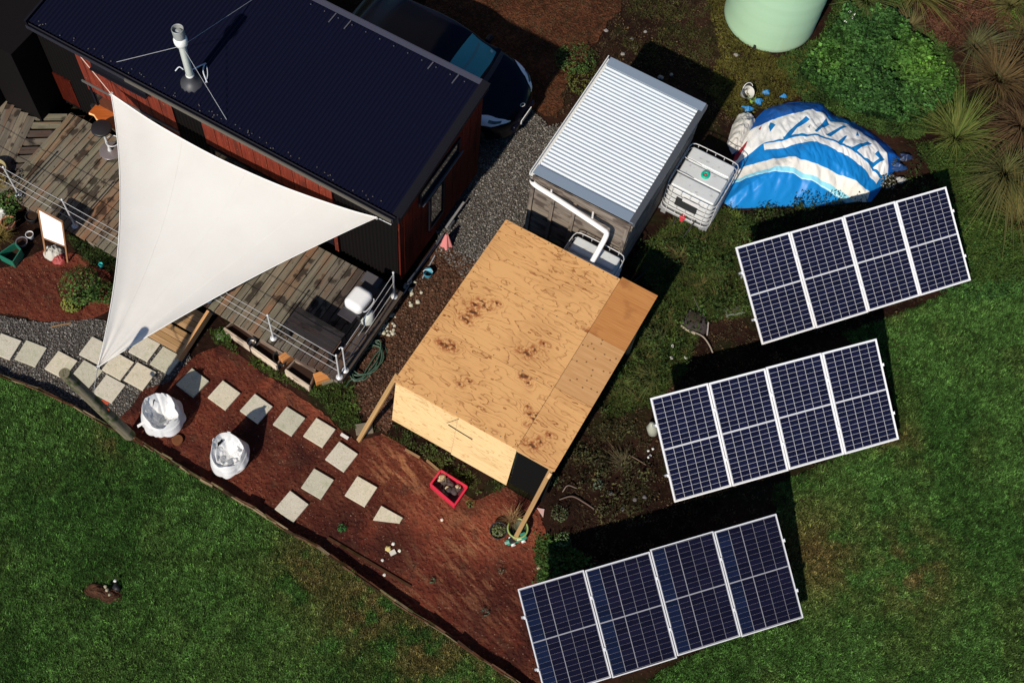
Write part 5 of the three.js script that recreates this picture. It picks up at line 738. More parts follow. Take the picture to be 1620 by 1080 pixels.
// ---------------------------------------------------------------- hose
{
  const c = [-2.564, 0, 0.493], pts = [], ax = [.4909, -.8712]; let R = mulberry(77);
  for (let k = 0; k <= 64; k++) { const a = k / 64 * 6.2832 * 6.4, n = Math.floor(k / 10), l = .44 - .045 * (n % 3) + .05 * Math.sin(k), w = .24 - .035 * (n % 4) + .03 * Math.sin(k * 1.7); const p = Math.cos(a) * l, q = Math.sin(a) * w; pts.push([c[0] + ax[0] * p + VX * q + .04 * (R() - .5), .03 + .014 * n + .02 * R(), c[2] + ax[1] * p + VZ * q + .04 * (R() - .5)]); }
  pts.push([-2.806, 0.05, 0.851], [-2.908, 0.04, 0.994]);
  solo('garden_hose', tube(pts, .012, 6, 420), mat([.055, .105, .07], .4), 'coiled dull green garden hose on the ground beside the deck corner', 'hose');
}
// ---------------------------------------------------------------- on the deck
{
  const t = thing('slatted_table', H(.35, -1.45, .4), 'low dark slatted table on the deck behind the wire railing', 'table'), a = [-3.742, 0.82, -0.157], b = [-2.903, 0.82, 0.346], c = [-3.958, 0.82, 0.225], d = [-3.115, 0.82, 0.709], sm = mat([.032, .027, .034], .6, { tex: T.deck, bump: .002 }); sm.color.setRGB(.08, .068, .085);
  for (let i = 0; i < 4; i++) { const f = (i + .5) / 4, p = [mix(a[0], c[0], f), .81, mix(a[2], c[2], f)], q = [mix(b[0], d[0], f), .81, mix(b[2], d[2], f)]; part(t, 'slat', beam(p, q, .106, .03, .004), sm); }
  for (const p of [a, b, c, d]) { const cx = (a[0] + d[0]) / 2, cz = (a[2] + d[2]) / 2, x = mix(p[0], cx, .1), z = mix(p[2], cz, .1); part(t, 'leg', beam([x, .4, z], [x, .79, z], .06, .06), M.black); }
  part(t, 'frame', [beam([a[0], .775, a[2]], [c[0], .775, c[2]], .04, .04).translate(.03, 0, .02), beam([b[0], .775, b[2]], [d[0], .775, d[2]], .04, .04).translate(-.03, 0, -.02)], M.black, null, 'stuff');
  const g = thing('barbecue', [-2.742, 0.4, -0.459], 'barbecue with a white domed lid and dark side shelf on the deck', 'barbecue'), k = [-2.689, 1.15, -0.134], yaw = YAW + Math.PI / 2 - .06;
  const lid = new RoundedBoxGeometry(.44, .26, .36, 5, .1); lid.translate(0, .02, 0); { const p = lid.attributes.position; for (let i = 0; i < p.count; i++) if (p.getY(i) > 0) p.setX(i, p.getX(i) * (1 - .25 * p.getY(i))); lid.computeVertexNormals(); }
  part(g, 'lid', place(lid, k, yaw), mat([.80, .80, .78], .3, { phys: { clearcoat: .5 } }), 'white domed lid'); part(g, 'handle', place(tube([[-.15, .05, .21], [-.12, .05, .24], [.12, .05, .24], [.15, .05, .21]], .012, 6), k, yaw), M.steel);
  part(g, 'firebox', place(box(.46, .16, .38, .03), [k[0], 1.0, k[2]], yaw), M.black); part(g, 'shelf', place(box(.2, .025, .30, .006), [-2.863, 1.05, 0.087], yaw), mat([.03, .026, .03], .5)); part(g, 'shelf', place(box(.16, .025, .30, .006), [-2.526, 1.05, -0.424], yaw), mat([.03, .026, .03], .5));
  for (const [x, z] of [[-.18, -.14], [.18, -.14], [-.18, .14], [.18, .14]]) { const c2 = Math.cos(yaw), s2 = Math.sin(yaw), px = k[0] + x * c2 + z * s2, pz = k[2] - x * s2 + z * c2; part(g, 'leg', beam([px, .4, pz], [px, .94, pz], .03, .03), M.black); }
  const gb = [-2.571, 0.62, -0.129], gs = thing('gas_bottle', [gb[0], .4, gb[2]], 'pale gas bottle on the deck beside the barbecue lid', 'gas bottle');
  part(gs, 'body', lathe([[.0, 0], [.1, .01], [.13, .06], [.135, .26], [.1, .34], [.04, .37], [0, .37]], [gb[0], .4, gb[2]], 24), mat([.62, .66, .62], .35)); part(gs, 'collar', lathe([[.07, .36], [.072, .43], [.066, .43], [.064, .36]], [gb[0], .4, gb[2]], 18), M.white);
  solo('doormat', place(box(.34, .02, .22), [-2.532, 0.41, -0.931], YAW), mat([.07, .065, .075], .95), 'dark grey mat on the deck by the house corner', 'mat');
  solo('plant_hook', tube([[-2.918, 0.4, 0.675], [-2.901, 0.9, 0.833], [-2.911, 1, 0.74], [-2.945, 1.02, 0.692], [-2.976, 1, 0.718]], .012, 7), M.white, 'short curved white hook standing inside the deck railing corner', 'hook');
  // bench and stool under the sail
  const bn = thing('timber_bench', [-7.617, 0.4, -4.15], 'orange live edge timber bench against the house wall beside the sail', 'bench'), p0 = [-7.702, 0.88, -4.164], p1 = [-6.953, 0.88, -3.764], q = [[[-7.809, 0.88, -3.96]], [[-7.712, 0.88, -3.923]], [[-7.598, 0.88, -3.76]], [[-7.523, 0.88, -3.708]], [[-7.406, 0.88, -3.686]], [[-7.243, 0.88, -3.569]], [[-7.023, 0.88, -3.441]]].map(e => e[0]);
  const sh = new THREE.Shape([p0, ...q, p1].map(p => new THREE.Vector2(p[0], -p[2]))), sg = new THREE.ExtrudeGeometry(sh, { depth: .05, bevelEnabled: true, bevelSize: .012, bevelThickness: .012, bevelSegments: 2 }).rotateX(-Math.PI / 2).translate(0, .83, 0);
  part(bn, 'seat', sg, mat([.95, .36, .13], .4, { tex: T.pine, bump: .001, phys: { clearcoat: .3 } }));
  part(bn, 'live_edge', tube(q.map(p => [p[0], .862, p[2]]), .03, 8, 60), mat([.82, .45, .18], .5), 'pale orange wavy front edge');
  for (const p of [[-7.759, 0.6, -4.255], [-7.288, 0.6, -3.936]]) part(bn, 'leg', place(box(.06, .42, .24), [p[0], .61, p[2]], YAW), M.black);
  const st = [-7.475, 0.4, -3.475], stl = thing('bar_stool', [st[0], .4, st[2]], 'bar stool with a dark round seat and chrome disc base on the deck', 'stool');
  part(stl, 'base', lathe([[0, .03], [.03, .028], [.05, .02], [.2, .012], [.205, 0]], [st[0], .4, st[2]], 40), mat([.30, .26, .26], .3, { metal: .5 })); part(stl, 'stem', [rod([st[0], .42, st[2]], [st[0], 1.06, st[2]], .024), rod([st[0], .42, st[2]], [st[0], .5, st[2]], .045, .026)], M.steel);
  part(stl, 'seat', lathe([[0, 0], [.17, 0], [.185, .03], [.17, .07], [0, .075]], [st[0], 1.06, st[2]], 32), mat([.016, .014, .016], .45)); part(stl, 'foot_ring', new THREE.TorusGeometry(.12, .011, 6, 28).rotateX(Math.PI / 2).translate(st[0] + .1, .68, st[2] - .02), M.steel);
}
// ---------------------------------------------------------------- the potting corner
function leafBall(n, c, rx, ry, rz, size, cols, seed, o = {}) { const R = mulberry(seed); return leaves(n, size, () => { let x, y, z, d; do { x = R() * 2 - 1; y = R() * 2 - 1; z = R() * 2 - 1; d = x * x + y * y + z * z; } while (d > 1); const k = Math.pow(d, -.28) * mix(.8, 1.05, fbm(x * 2.2 + seed, z * 2.2 + y, 2, seed)); return [c[0] + x * k * rx, Math.max(.01, c[1] + y * k * ry), c[2] + z * k * rz, x, y + .4, z]; }, cols, { rand: R, ...o }); }
const GREENS = [[.06, .12, .028], [.035, .075, .018], [.10, .165, .04], [.025, .05, .014]];
{
  const wb = thing('whiteboard', [-8.281, 0, -1.496], 'white framed board on two timber legs standing before the deck railing', 'board'), a = [-8.362, 0.92, -1.855], b = [-7.911, 0.92, -1.604], la = [-8.397, 0, -1.386], lb = [-8.007, 0, -1.31], m3 = (p, q, t) => [0, 1, 2].map(i => mix(p[i], q[i], t)), c = m3(a, la, .58), d = m3(b, lb, .60), fr = mat([.62, .50, .46], .8, { tex: T.pine });
  part(wb, 'leg', beam(a, la, .03, .03), fr); part(wb, 'leg', beam(b, lb, .03, .03), fr); part(wb, 'top_rail', beam(a, b, .03, .03), fr); part(wb, 'bottom_rail', beam(c, d, .03, .03), fr);
  part(wb, 'panel', grid(1, 1, (u, v) => m3(m3(c, d, u), m3(a, b, u), v).map((q, i) => q + [0, .008, .004][i])), mat([.85, .85, .84], .4, { side: THREE.DoubleSide }));
  const bush = thing('garden_bush', [-7.595, 0, -0.721], 'round leafy green bush at the edge of the red soil and gravel', 'bush');
  part(bush, 'crown', [leafBall(900, [-7.596, 0.32, -0.677], .40, .30, .40, .052, GREENS, 701), leafBall(420, [-7.269, 0.2, -0.627], .30, .2, .26, .045, GREENS.slice(0, 2), 702), leafBall(260, [-7.765, 0.16, -0.379], .2, .16, .14, .05, [[.20, .22, .045], [.14, .18, .04]], 703)], M.leaf); const bp = [-7.595, 0, -0.721];
  part(bush, 'stem', Array.from({ length: 7 }, (_, i) => tube([[bp[0], 0, bp[2]], [bp[0] + Math.cos(i) * .12, .2, bp[2] + Math.sin(i) * .12], [bp[0] + Math.cos(i) * .25, .38, bp[2] + Math.sin(i) * .25]], .008, 5)), mat([.09, .06, .035], .9), null, 'stuff');
  // plants and pots at the cut edge of the photo
  const terra = mat([.52, .20, .115], .8), pot = (name, p, r, h, m, label, plant) => { const t = thing(name, p, label, 'pot'); part(t, 'pot', lathe([[0, .01], [r * .72, 0], [r * .95, h * .8], [r * 1.05, h * .82], [r * 1.06, h], [r * .93, h], [r * .88, h * .82]], p, 28), m); part(t, 'soil', lathe([[0, h * .84], [r * .9, h * .8]], p, 20), M.soilDark); if (plant) part(t, 'plant', plant, M.leaf); return t; };
  pot('terracotta_pot', [-9.128, 0, -2.004], .125, .2, terra, 'terracotta flower pot with soil beside the whiteboard', leafBall(90, [-9.063, 0.34, -2.026], .12, .14, .12, .05, GREENS, 711));
  pot('potted_plant', [-9.185, 0, -2.391], .12, .22, M.black, 'dark pot with a spreading leafy green plant by the deck railing post', leafBall(280, [-9.087, 0.42, -2.294], .24, .2, .22, .06, GREENS, 712));
  pot('white_pot', [-8.733, 0, -1.794], .068, .13, M.white, 'small empty white pot between the terracotta pot and the whiteboard'); pot('black_flowerpot', [-8.751, 0, -2.167], .11, .16, M.black, 'black flower pot in shade behind the whiteboard leg');
  pot('grey_pot', [-8.855, 0, -1.657], .1, .1, mat([.16, .15, .17], .6), 'low grey pot beside the green tub'); pot('basket_planter', [-9.432, 0, -2.886], .22, .55, mat([.30, .25, .12], .8), 'woven planter with yellow moss at the cut edge by the railing', leafBall(160, [-9.2, 0.6, -2.615], .18, .1, .18, .05, [[.2, .15, .05], [.14, .12, .04]], 713));
  const tub = thing('green_tub', [-9.022, 0, -1.466], 'open teal green tub with dry grass at the cut edge of the photo', 'tub'), tm = mat([.015, .16, .10], .45), e = [[-8.928, 0.22, -1.552], [-8.796, 0.22, -1.427], [-8.893, 0.22, -1.165], [-9.17, 0.22, -1.309]], low = p => [p[0], .11, p[2]];
  for (let i = 0; i < 4; i++) part(tub, 'side', beam(low(e[i]), low(e[(i + 1) % 4]), .014, .22), tm); part(tub, 'bottom', new THREE.ShapeGeometry(new THREE.Shape(e.map(p => new THREE.Vector2(p[0], -p[2])))).rotateX(-Math.PI / 2).translate(0, .05, 0), M.soilDark);
  const dg = [-9.246, 0, -1.72]; solo('dry_grass_clump', blades(160, .5, .1, .012, { rand: mulberry(715), seg: 3, lean: 1, out: true, root: [.09, .06, .02], tip: [.26, .20, .06] }).translate(dg[0], .05, dg[2]), M.leaf, 'yellow dry grass clump beside the green tub', 'grass clump');
  solo('paper_sack', place(box(.2, .3, .12, .05), [-9.29, 0.16, -2.18], .4), mat([.7, .68, .66], .7), 'white paper sack at the cut edge beside the terracotta pot', 'sack');
  const bg = [-8.275, 0.06, -1.488]; solo('rag_pile', grid(40, 14, (u, v) => { const a = u * 6.2832, r = v * .17; return [bg[0] + Math.cos(a) * r * 1.1, .02 + .15 * (1 - v * v) + .1 * (fbm(Math.cos(a) * v * 4 + 5, Math.sin(a) * v * 4, 3, 721) - .5), bg[2] + Math.sin(a) * r]; }), mat([.48, .46, .40], .8, { side: THREE.DoubleSide }), 'crumpled pale bag on the ground between the whiteboard legs', 'bag');
  const rb = [-8.169, 0.05, -1.367]; solo('red_wrapper', grid(30, 10, (u, v) => { const a = u * 6.2832, r = v * .13; return [rb[0] + Math.cos(a) * r, .02 + .09 * (1 - v * v) + .09 * (fbm(Math.cos(a) * v * 5 + 5, Math.sin(a) * v * 5, 3, 723) - .5), rb[2] + Math.sin(a) * r]; }), mat([.33, .05, .045], .6, { side: THREE.DoubleSide }), 'crumpled red wrapper beside the leg of the whiteboard', 'wrapper');
  solo('toy_cup', lathe([[.0, .005], [.03, 0], [.04, .08], [.034, .08], [.028, .015], [0, .012]], [-7.313, 0.3, -1.092], 16), mat([.05, .52, .5], .4), 'small turquoise cup beside the top of the round bush', 'cup');
  solo('edging_stick', beam([-8.086, 0.03, 0], [-7.753, 0.03, -0.085], .02, .03), M.pineGrey, 'pale stick lying where the small red soil patch meets the gravel', 'stick');
  solo('leafy_weed', leafBall(150, [-5.096, 0.12, 0.079], .16, .1, .14, .05, GREENS.slice(0, 2), 731), M.leaf, 'dark leafy weed between the steps and the planter box', 'weed'); solo('shell_stone', lump(.06, 5, .6, 2).translate(...[-5.161, 0.04, 0.092]), mat([.6, .6, .5], .8), 'pale stone beside the dark leafy weed near the steps', 'stone');
}
// ---------------------------------------------------------------- about the red bed
{
  const cr = thing('red_crate', [-1.076, 0, 2.78], 'bright red open crate of stones and stalks on the red soil', 'crate'), e = [[-1.213, 0.17, 2.528], [-0.762, 0.17, 2.808], [-0.967, 0.17, 3.132], [-1.376, 0.17, 2.778]], red = mat([.60, .02, .055], .4), y = p => [p[0], .09, p[2]], rim = p => [p[0], .175, p[2]];
  for (let i = 0; i < 4; i++) { part(cr, 'side', beam(y(e[i]), y(e[(i + 1) % 4]), .012, .17), red); part(cr, 'rim', beam(rim(e[i]), rim(e[(i + 1) % 4]), .035, .014, .004), red); }
  part(cr, 'bottom', new THREE.ShapeGeometry(new THREE.Shape(e.map(p => new THREE.Vector2(p[0], -p[2])))).rotateX(-Math.PI / 2).translate(0, .02, 0), mat([.10, .012, .02], .6));
  const inC = (u, v) => [0, 1, 2].map(i => mix(mix(e[0][i], e[1][i], u), mix(e[3][i], e[2][i], u), v));
  for (let i = 0; i < 16; i++) { const q = inC(.15 + .7 * hash(i, 1, 8), .12 + .76 * hash(i, 2, 8)), pale = i % 5 === 0; solo('crate_stone', lump(.045 + .02 * hash(i, 3, 8), i, .8, 1).translate(q[0], .09 + .05 * hash(i, 4, 8), q[2]), mat(pale ? [.55, .42, .25] : mix3([.02, .018, .018], [.10, .06, .06], hash(i, 5, 8)), .8), pale ? 'pale stone among the dark ones in the red crate' : 'dark stone in the red crate', 'stone', pale ? 'pale stones in the red crate' : 'dark stones in the red crate'); }
  const cs = inC(.3, .35); solo('dry_stalks', blades(26, .3, .06, .01, { rand: mulberry(741), seg: 3, lean: 1, root: [.1, .08, .04], tip: [.28, .24, .15] }).translate(cs[0], .1, cs[2]), M.leaf, 'dry stalks sticking out of the red crate', 'stalks');
  const pot = [-0.229, 0, 3.543], t = thing('black_flowerpot', pot, 'round black pot of pale green leaves on the red soil beside the lime pot', 'pot'); part(t, 'pot', lathe([[0, .01], [.11, 0], [.145, .15], [.15, .16], [.135, .155], [.12, .12]], pot, 28), M.rubber); part(t, 'soil', lathe([[0, .125], [.125, .12]], pot, 20), M.soilDark); part(t, 'plant', leafBall(130, [pot[0], .17, pot[2]], .12, .05, .12, .045, [[.12, .14, .06], [.08, .11, .04], [.16, .17, .08]], 742), M.leaf);
  const lp = [0.088, 0, 3.504], l = thing('lime_pot', lp, 'dark pot with a lime green rim and dry stalks under the coop handle', 'pot'); part(l, 'pot', lathe([[0, .01], [.12, 0], [.165, .16], [.15, .155], [.12, .08], [0, .07]], lp, 32), mat([.035, .045, .02], .6)); part(l, 'rim', new THREE.TorusGeometry(.165, .016, 8, 36).rotateX(Math.PI / 2).translate(lp[0], .165, lp[2]), mat([.27, .36, .10], .5));
  const dg = [-0.018, 0, 3.375]; solo('dry_stalks', blades(150, .55, .07, .009, { rand: mulberry(743), seg: 3, lean: .75, root: [.12, .07, .03], tip: [.38, .23, .11] }).translate(dg[0], .1, dg[2]), M.leaf, 'sheaf of straw coloured dry stalks standing in the lime rimmed pot', 'stalks');
  const tr = thing('toy_truck', [0.066, 0, 3.699], 'small green toy truck with white wheels on the red soil below the lime pot', 'toy truck'), tp = [0.077, 0, 3.666], ty = .35, tg = mat([.04, .26, .17], .4), tw = (x, z) => [tp[0] + x * Math.cos(ty) + z * Math.sin(ty), 0, tp[2] - x * Math.sin(ty) + z * Math.cos(ty)], tb = (x, yy, z, lx, ly, lz, m, n, r = .008) => { const q = tw(x, z); part(tr, n, place(box(lx, ly, lz, r), [q[0], yy, q[2]], ty), m); };
  tb(-.02, .06, 0, .3, .03, .1, tg, 'chassis'); tb(.11, .12, 0, .09, .1, .11, tg, 'cab'); tb(.03, .12, 0, .08, .03, .08, mat([.66, .66, .5], .5), 'load'); tb(-.08, .1, 0, .1, .05, .09, M.black, 'tray'); tb(-.17, .07, 0, .08, .03, .05, mat([.22, .45, .36], .4), 'scoop');
  for (const x of [-.08, .1]) for (const z of [-.065, .065]) { const q = tw(x, z); part(tr, 'wheel', place(new THREE.CylinderGeometry(.038, .038, .028, 16).rotateX(Math.PI / 2), [q[0], .04, q[2]], ty), M.white); }
  solo('plastic_shard', new THREE.ExtrudeGeometry(new THREE.Shape([[0.419, 0, 3.102], [0.547, 0, 3.121], [0.524, 0, 3.265]].map(p => new THREE.Vector2(p[0], -p[2]))), { depth: .012, bevelEnabled: false }).rotateX(-Math.PI / 2).translate(0, .02, 0), mat([.60, .38, .33], .6), 'small pinkish triangular shard on the soil beside the coop handle', 'shard');
  const tuft = (p, r, n, cols, seed, label) => solo('seedling', leafBall(n, [p[0], r * .5, p[2]], r, r * .6, r, .035, cols, seed), M.leaf, label, 'plant');
  tuft([-2.811, 0, 3.52], .085, 90, [[.03, .10, .03], [.05, .14, .045]], 751, 'small bright green seedling clump in red soil near the lawn edging'); tuft([-1.297, 0, 4.37], .06, 40, [[.12, .16, .10], [.06, .09, .04]], 752, 'small pale green seedling in the red soil between rail and array');
  tuft([-0.174, 0, 4.183], .06, 34, [[.18, .14, .09], [.08, .06, .04]], 753, 'small dry brown seedling in the red soil above the array corner'); tuft([-0.437, 0, 4.861], .08, 40, [[.10, .12, .09], [.05, .07, .04]], 754, 'small grey green seedling in the red soil close to the array side'); tuft([-0.699, 0, 3.049], .09, 50, [[.16, .2, .05], [.04, .06, .02]], 755, 'yellow green seedling beside the red crate');
  const st = (p, r, c, i, label, cat = 'stone') => solo('garden_stone', lump(r, i, .6, 2).translate(p[0], p[1], p[2]), mat(c, .85), label, cat);
  st([-2.037, 0.02, 3.853], .05, [.55, .45, .18], 3, 'yellowish stone in the little pile below the broken paver'); solo('tile_piece', place(box(.1, .03, .08), [-1.962, 0.02, 3.915], .5), mat([.6, .58, .5], .8), 'small square pale tile piece beside the yellowish stone', 'tile');
  st([-1.958, 0.02, 3.766], .028, [.7, .7, .66], 4, 'small white stone above the square tile piece'); st([-1.85, 0.02, 3.881], .026, [.66, .66, .55], 6, 'small pale stone right after the square tile piece, in its row'); st([-2.121, 0.02, 4.045], .026, [.62, .6, .54], 7, 'small white stone near the brown timber rail'); st([-1.169, 0.02, 3.34], .028, [.72, .6, .5], 8, 'single white pebble in open red soil below the red crate');
  st([-2.079, 0.02, 4.285], .028, [.6, .6, .56], 9, 'small white stone between the timber rail and the lawn edging'); st([0.439, 0.03, 4.127], .035, [.45, .33, .22], 10, 'tan stone at the edge of the red soil above the array corner');
  solo('concrete_block', place(box(.3, .07, .2, .015), [-2.54, 0.03, 1.757], .2, 0, .08), mat([.30, .27, .23], .95, { tex: T.paver }), 'grey concrete slab under the foot of the coop handle', 'concrete slab'); solo('white_offcut', place(box(.15, .03, .05), [-2.865, 0.03, 1.905], -.55), mat([.7, .68, .62], .7), 'short white timber offcut beside the coop handle foot', 'offcut');
  // stones by the house corner
  const R = mulberry(91), sl = []; for (let i = 0; i < 60; i++) { const f = R(), g2 = (R() + R() - 1) * 18, q = f < .75 ? [610 + g2, 508 + (R() - .5) * 44] : [650 + g2, 466 + (R() - .5) * 40]; sl.push([q, .018 + R() * .028, R()]); }
  const ref = [-2.268, 0, -0.326], dx = [-2.257, 0, -0.326], dz = [-2.268, 0, -0.313], toW = (x, y) => [ref[0] + (dx[0] - ref[0]) * (x - 610) + (dz[0] - ref[0]) * (y - 508), .035, ref[2] + (dx[2] - ref[2]) * (x - 610) + (dz[2] - ref[2]) * (y - 508)];
  solo('pebbles', sl.map(([q, r, k], i) => lump(r, i, .7, 1).translate(...toW(...q))), mat([.46, .44, .34], .9), 'loose pale stones along the edge of the deck end', 'stones', null, 'stuff');
  // along the end wall of the house
  const pink = [-1.22, 0, -1.935]; const pk = solo('pink_cloth', grid(24, 14, (u, v) => { const a = u * 6.2832, r = (.02 + .085 * v) * (1 + .25 * Math.sin(a * 5)); return [pink[0] + Math.cos(a) * r, .40 * (1 - v) + .015, pink[2] + Math.sin(a) * r]; }), mat([.62, .22, .22], .8, { side: THREE.DoubleSide }), 'faded pink cloth hanging to the ground by the house end wall', 'cloth');
  const bk = [-1.539, 0, -1.282], bt = thing('blue_bucket', bk, 'small blue bucket on the ground by the house end wall', 'bucket'); part(bt, 'pail', lathe([[0, .01], [.07, 0], [.09, .15], [.084, .15], [.066, .015], [0, .02]], bk, 22), mat([.06, .30, .42], .4)); part(bt, 'bail', new THREE.TorusGeometry(.085, .006, 5, 20, Math.PI).translate(bk[0], .15, bk[2]), M.white);
  solo('spare_pipe', tube([[-1.296, 0.12, -2.078], [-1.606, 0.1, -1.541], [-1.911, 0.1, -1.057]], .024, 8), mat([.05, .06, .085], .5), 'dark blue grey pipe leaning along the base of the house end wall', 'pipe'); solo('spare_pipe', tube([[-1.424, 0.05, -1.683], [-1.641, 0.05, -1.198]], .014, 7), mat([.3, .33, .36], .5), 'thin pale pipe on the ground reaching to the blue bucket', 'pipe'); solo('spare_pipe', tube([[-1.824, 0.06, -1.186], [-1.951, 0.05, -0.9], [-2.103, 0.04, -0.719]], .013, 7), mat([.30, .32, .34], .5), 'thin curved grey pipe at the house corner by the deck end', 'pipe'); solo('spare_timber', beam([-0.912, 0.2, -2.759], [-1.23, 0.16, -2.22], .04, .04), mat([.2, .2, .2], .7), 'grey timber length leaning along the far part of the house end wall', 'timber');
  solo('meter_box', place(box(.1, .12, .16, .01), [-1.149, 0.1, -2.342], YAW), mat([.04, .045, .05], .5), 'small dark box on the ground below the grey timber length', 'box');
}
// ---------------------------------------------------------------- mound in the lawn
{
  const c = [-6.494, 0.1, 4.679], R = mulberry(95), t = thing('soil_mound', c, 'small heap of brown soil with stones in the lawn', 'soil heap');
  part(t, 'soil', grid(50, 20, (u, v) => { const a = u * 6.2832, r = v * (.21 + .08 * Math.sin(a * 2 + .6)); return [c[0] + Math.cos(a) * r * 1.15, .1 + .11 * (1 - v * v) + .07 * (fbm(Math.cos(a) * v * 4 + 7, Math.sin(a) * v * 4, 3, 761) - .5), c[2] + Math.sin(a) * r * .8]; }), M.mulch);
  const pt = (x, y, r, i, m, lb) => part(t, 'stone', lump(r, i, .7, 1).translate(...[[-6.467, 0.2, 4.703][0] + x, y, [-6.467, 0.2, 4.703][2] + y * 0 + r * 0 + lb]), m);
  pt(.15, .2, .026, 3, mat([.7, .69, .64], .6), -.2); pt(.05, .2, .03, 4, mat([.34, .3, .2], .8), -.05); pt(.09, .19, .025, 6, mat([.36, .32, .2], .8), .02); pt(.02, .21, .028, 7, mat([.30, .27, .17], .8), -.1); pt(.17, .14, .07, 9, M.black, -.1);
}
// ---------------------------------------------------------------- weeds, tussocks, shrubs
function tussock(p, r0, n, root, tip0, tip20, seed, label) { const r = r0 * (seed > 812 ? .5 : .78), kk = seed > 812 ? .6 : .72, tip = tip0.map(q => q * kk), tip2 = tip20.map(q => q * kk); solo('grass_tussock', blades(Math.round(n * .42), r * 1.7, r * .34, .034, { rand: mulberry(seed), seg: 5, lean: 1.75, out: true, root, tip, tip2, sway: [hash(seed, 1, 2) - .5, hash(seed, 2, 2) - .5] }).translate(p[0], 0, p[2]), M.leaf, label, 'tussock', 'grass tussocks'); }
tussock([8.905, 0, -4.771], .66, 900, [.03, .045, .01], [.14, .21, .045], [.22, .22, .06], 801, 'bright green grass tussock between the leafy ground cover and the tarpaulin');
tussock([10.016, 0, -6.243], .74, 1000, [.035, .028, .012], [.20, .135, .055], [.14, .085, .04], 802, 'large bronze brown grass tussock by the photo edge');
tussock([9.697, 0, -7.044], .55, 700, [.03, .035, .012], [.13, .15, .06], [.18, .16, .08], 803, 'grey green grass tussock behind the bronze brown one');
tussock([10.314, 0, -5.101], .60, 760, [.03, .022, .012], [.15, .09, .045], [.19, .12, .06], 804, 'dark reddish brown grass tussock cut by the photo edge');
tussock([9.741, 0, -3.904], .76, 1000, [.025, .03, .01], [.13, .15, .045], [.20, .19, .07], 805, 'large olive green grass tussock beside the solar array corner');
tussock([9.811, 0, -2.829], .64, 800, [.035, .03, .01], [.19, .17, .05], [.23, .18, .06], 806, 'golden olive grass tussock lowest of those at the photo edge');
tussock([8.657, 0, -8.445], .58, 700, [.04, .04, .012], [.24, .21, .06], [.16, .17, .05], 807, 'yellow green grass tussock cut by the top edge of the photo');
tussock([7.543, 0, -8.17], .5, 520, [.03, .045, .012], [.13, .18, .05], [.18, .2, .07], 808, 'green grass tussock beside the round water tank');
tussock([8.391, 0, -7.573], .36, 360, [.04, .035, .015], [.20, .165, .07], [.16, .14, .06], 809, 'small tan grass tussock at the upper edge of the leafy ground cover');
tussock([10.689, 0, -8.29], .45, 450, [.04, .04, .012], [.24, .2, .07], [.17, .17, .06], 810, 'pale yellow grass tussock in the top corner of the photo');
tussock([8.606, 0, -5.532], .28, 260, [.04, .04, .014], [.19, .17, .06], [.14, .15, .05], 811, 'small straw coloured tussock at the lower edge of the leafy ground cover');
tussock([10.898, 0, -7.481], .5, 450, [.04, .035, .012], [.23, .18, .07], [.19, .14, .06], 812, 'tan grass tussock at the photo edge above the bronze brown one');
tussock([2.486, 0, 0.669], .34, 330, [.03, .045, .012], [.15, .19, .05], [.2, .2, .08], 813, 'star shaped green grass tussock beside the coop roof edge and middle array');
tussock([3.137, 0, -1.809], .36, 330, [.045, .035, .014], [.2, .15, .07], [.12, .12, .04], 814, 'tan and green grass tussock below the caged tank hose');
tussock([3.796, 0, -1.631], .3, 300, [.03, .045, .012], [.14, .17, .055], [.1, .13, .04], 815, 'green grass tussock between the hose and the upper solar array');
tussock([2.639, 0, -0.085], .34, 300, [.03, .04, .012], [.12, .16, .05], [.18, .18, .08], 816, 'loose green grass tussock by the old stump');
tussock([1.97, 0, 0.807], .28, 260, [.03, .045, .012], [.12, .16, .045], [.16, .17, .06], 817, 'green grass tussock against the coop roof edge');
tussock([4.302, 0, -2.685], .2, 180, [.06, .10, .02], [.22, .34, .06], [.28, .36, .08], 818, 'small bright yellow green tuft below the blue tarpaulin');
tussock([1.91, 0, 2.289], .3, 160, [.05, .04, .02], [.16, .13, .07], [.12, .1, .06], 819, 'dry sparse tussock in the dark earth beside the middle array');
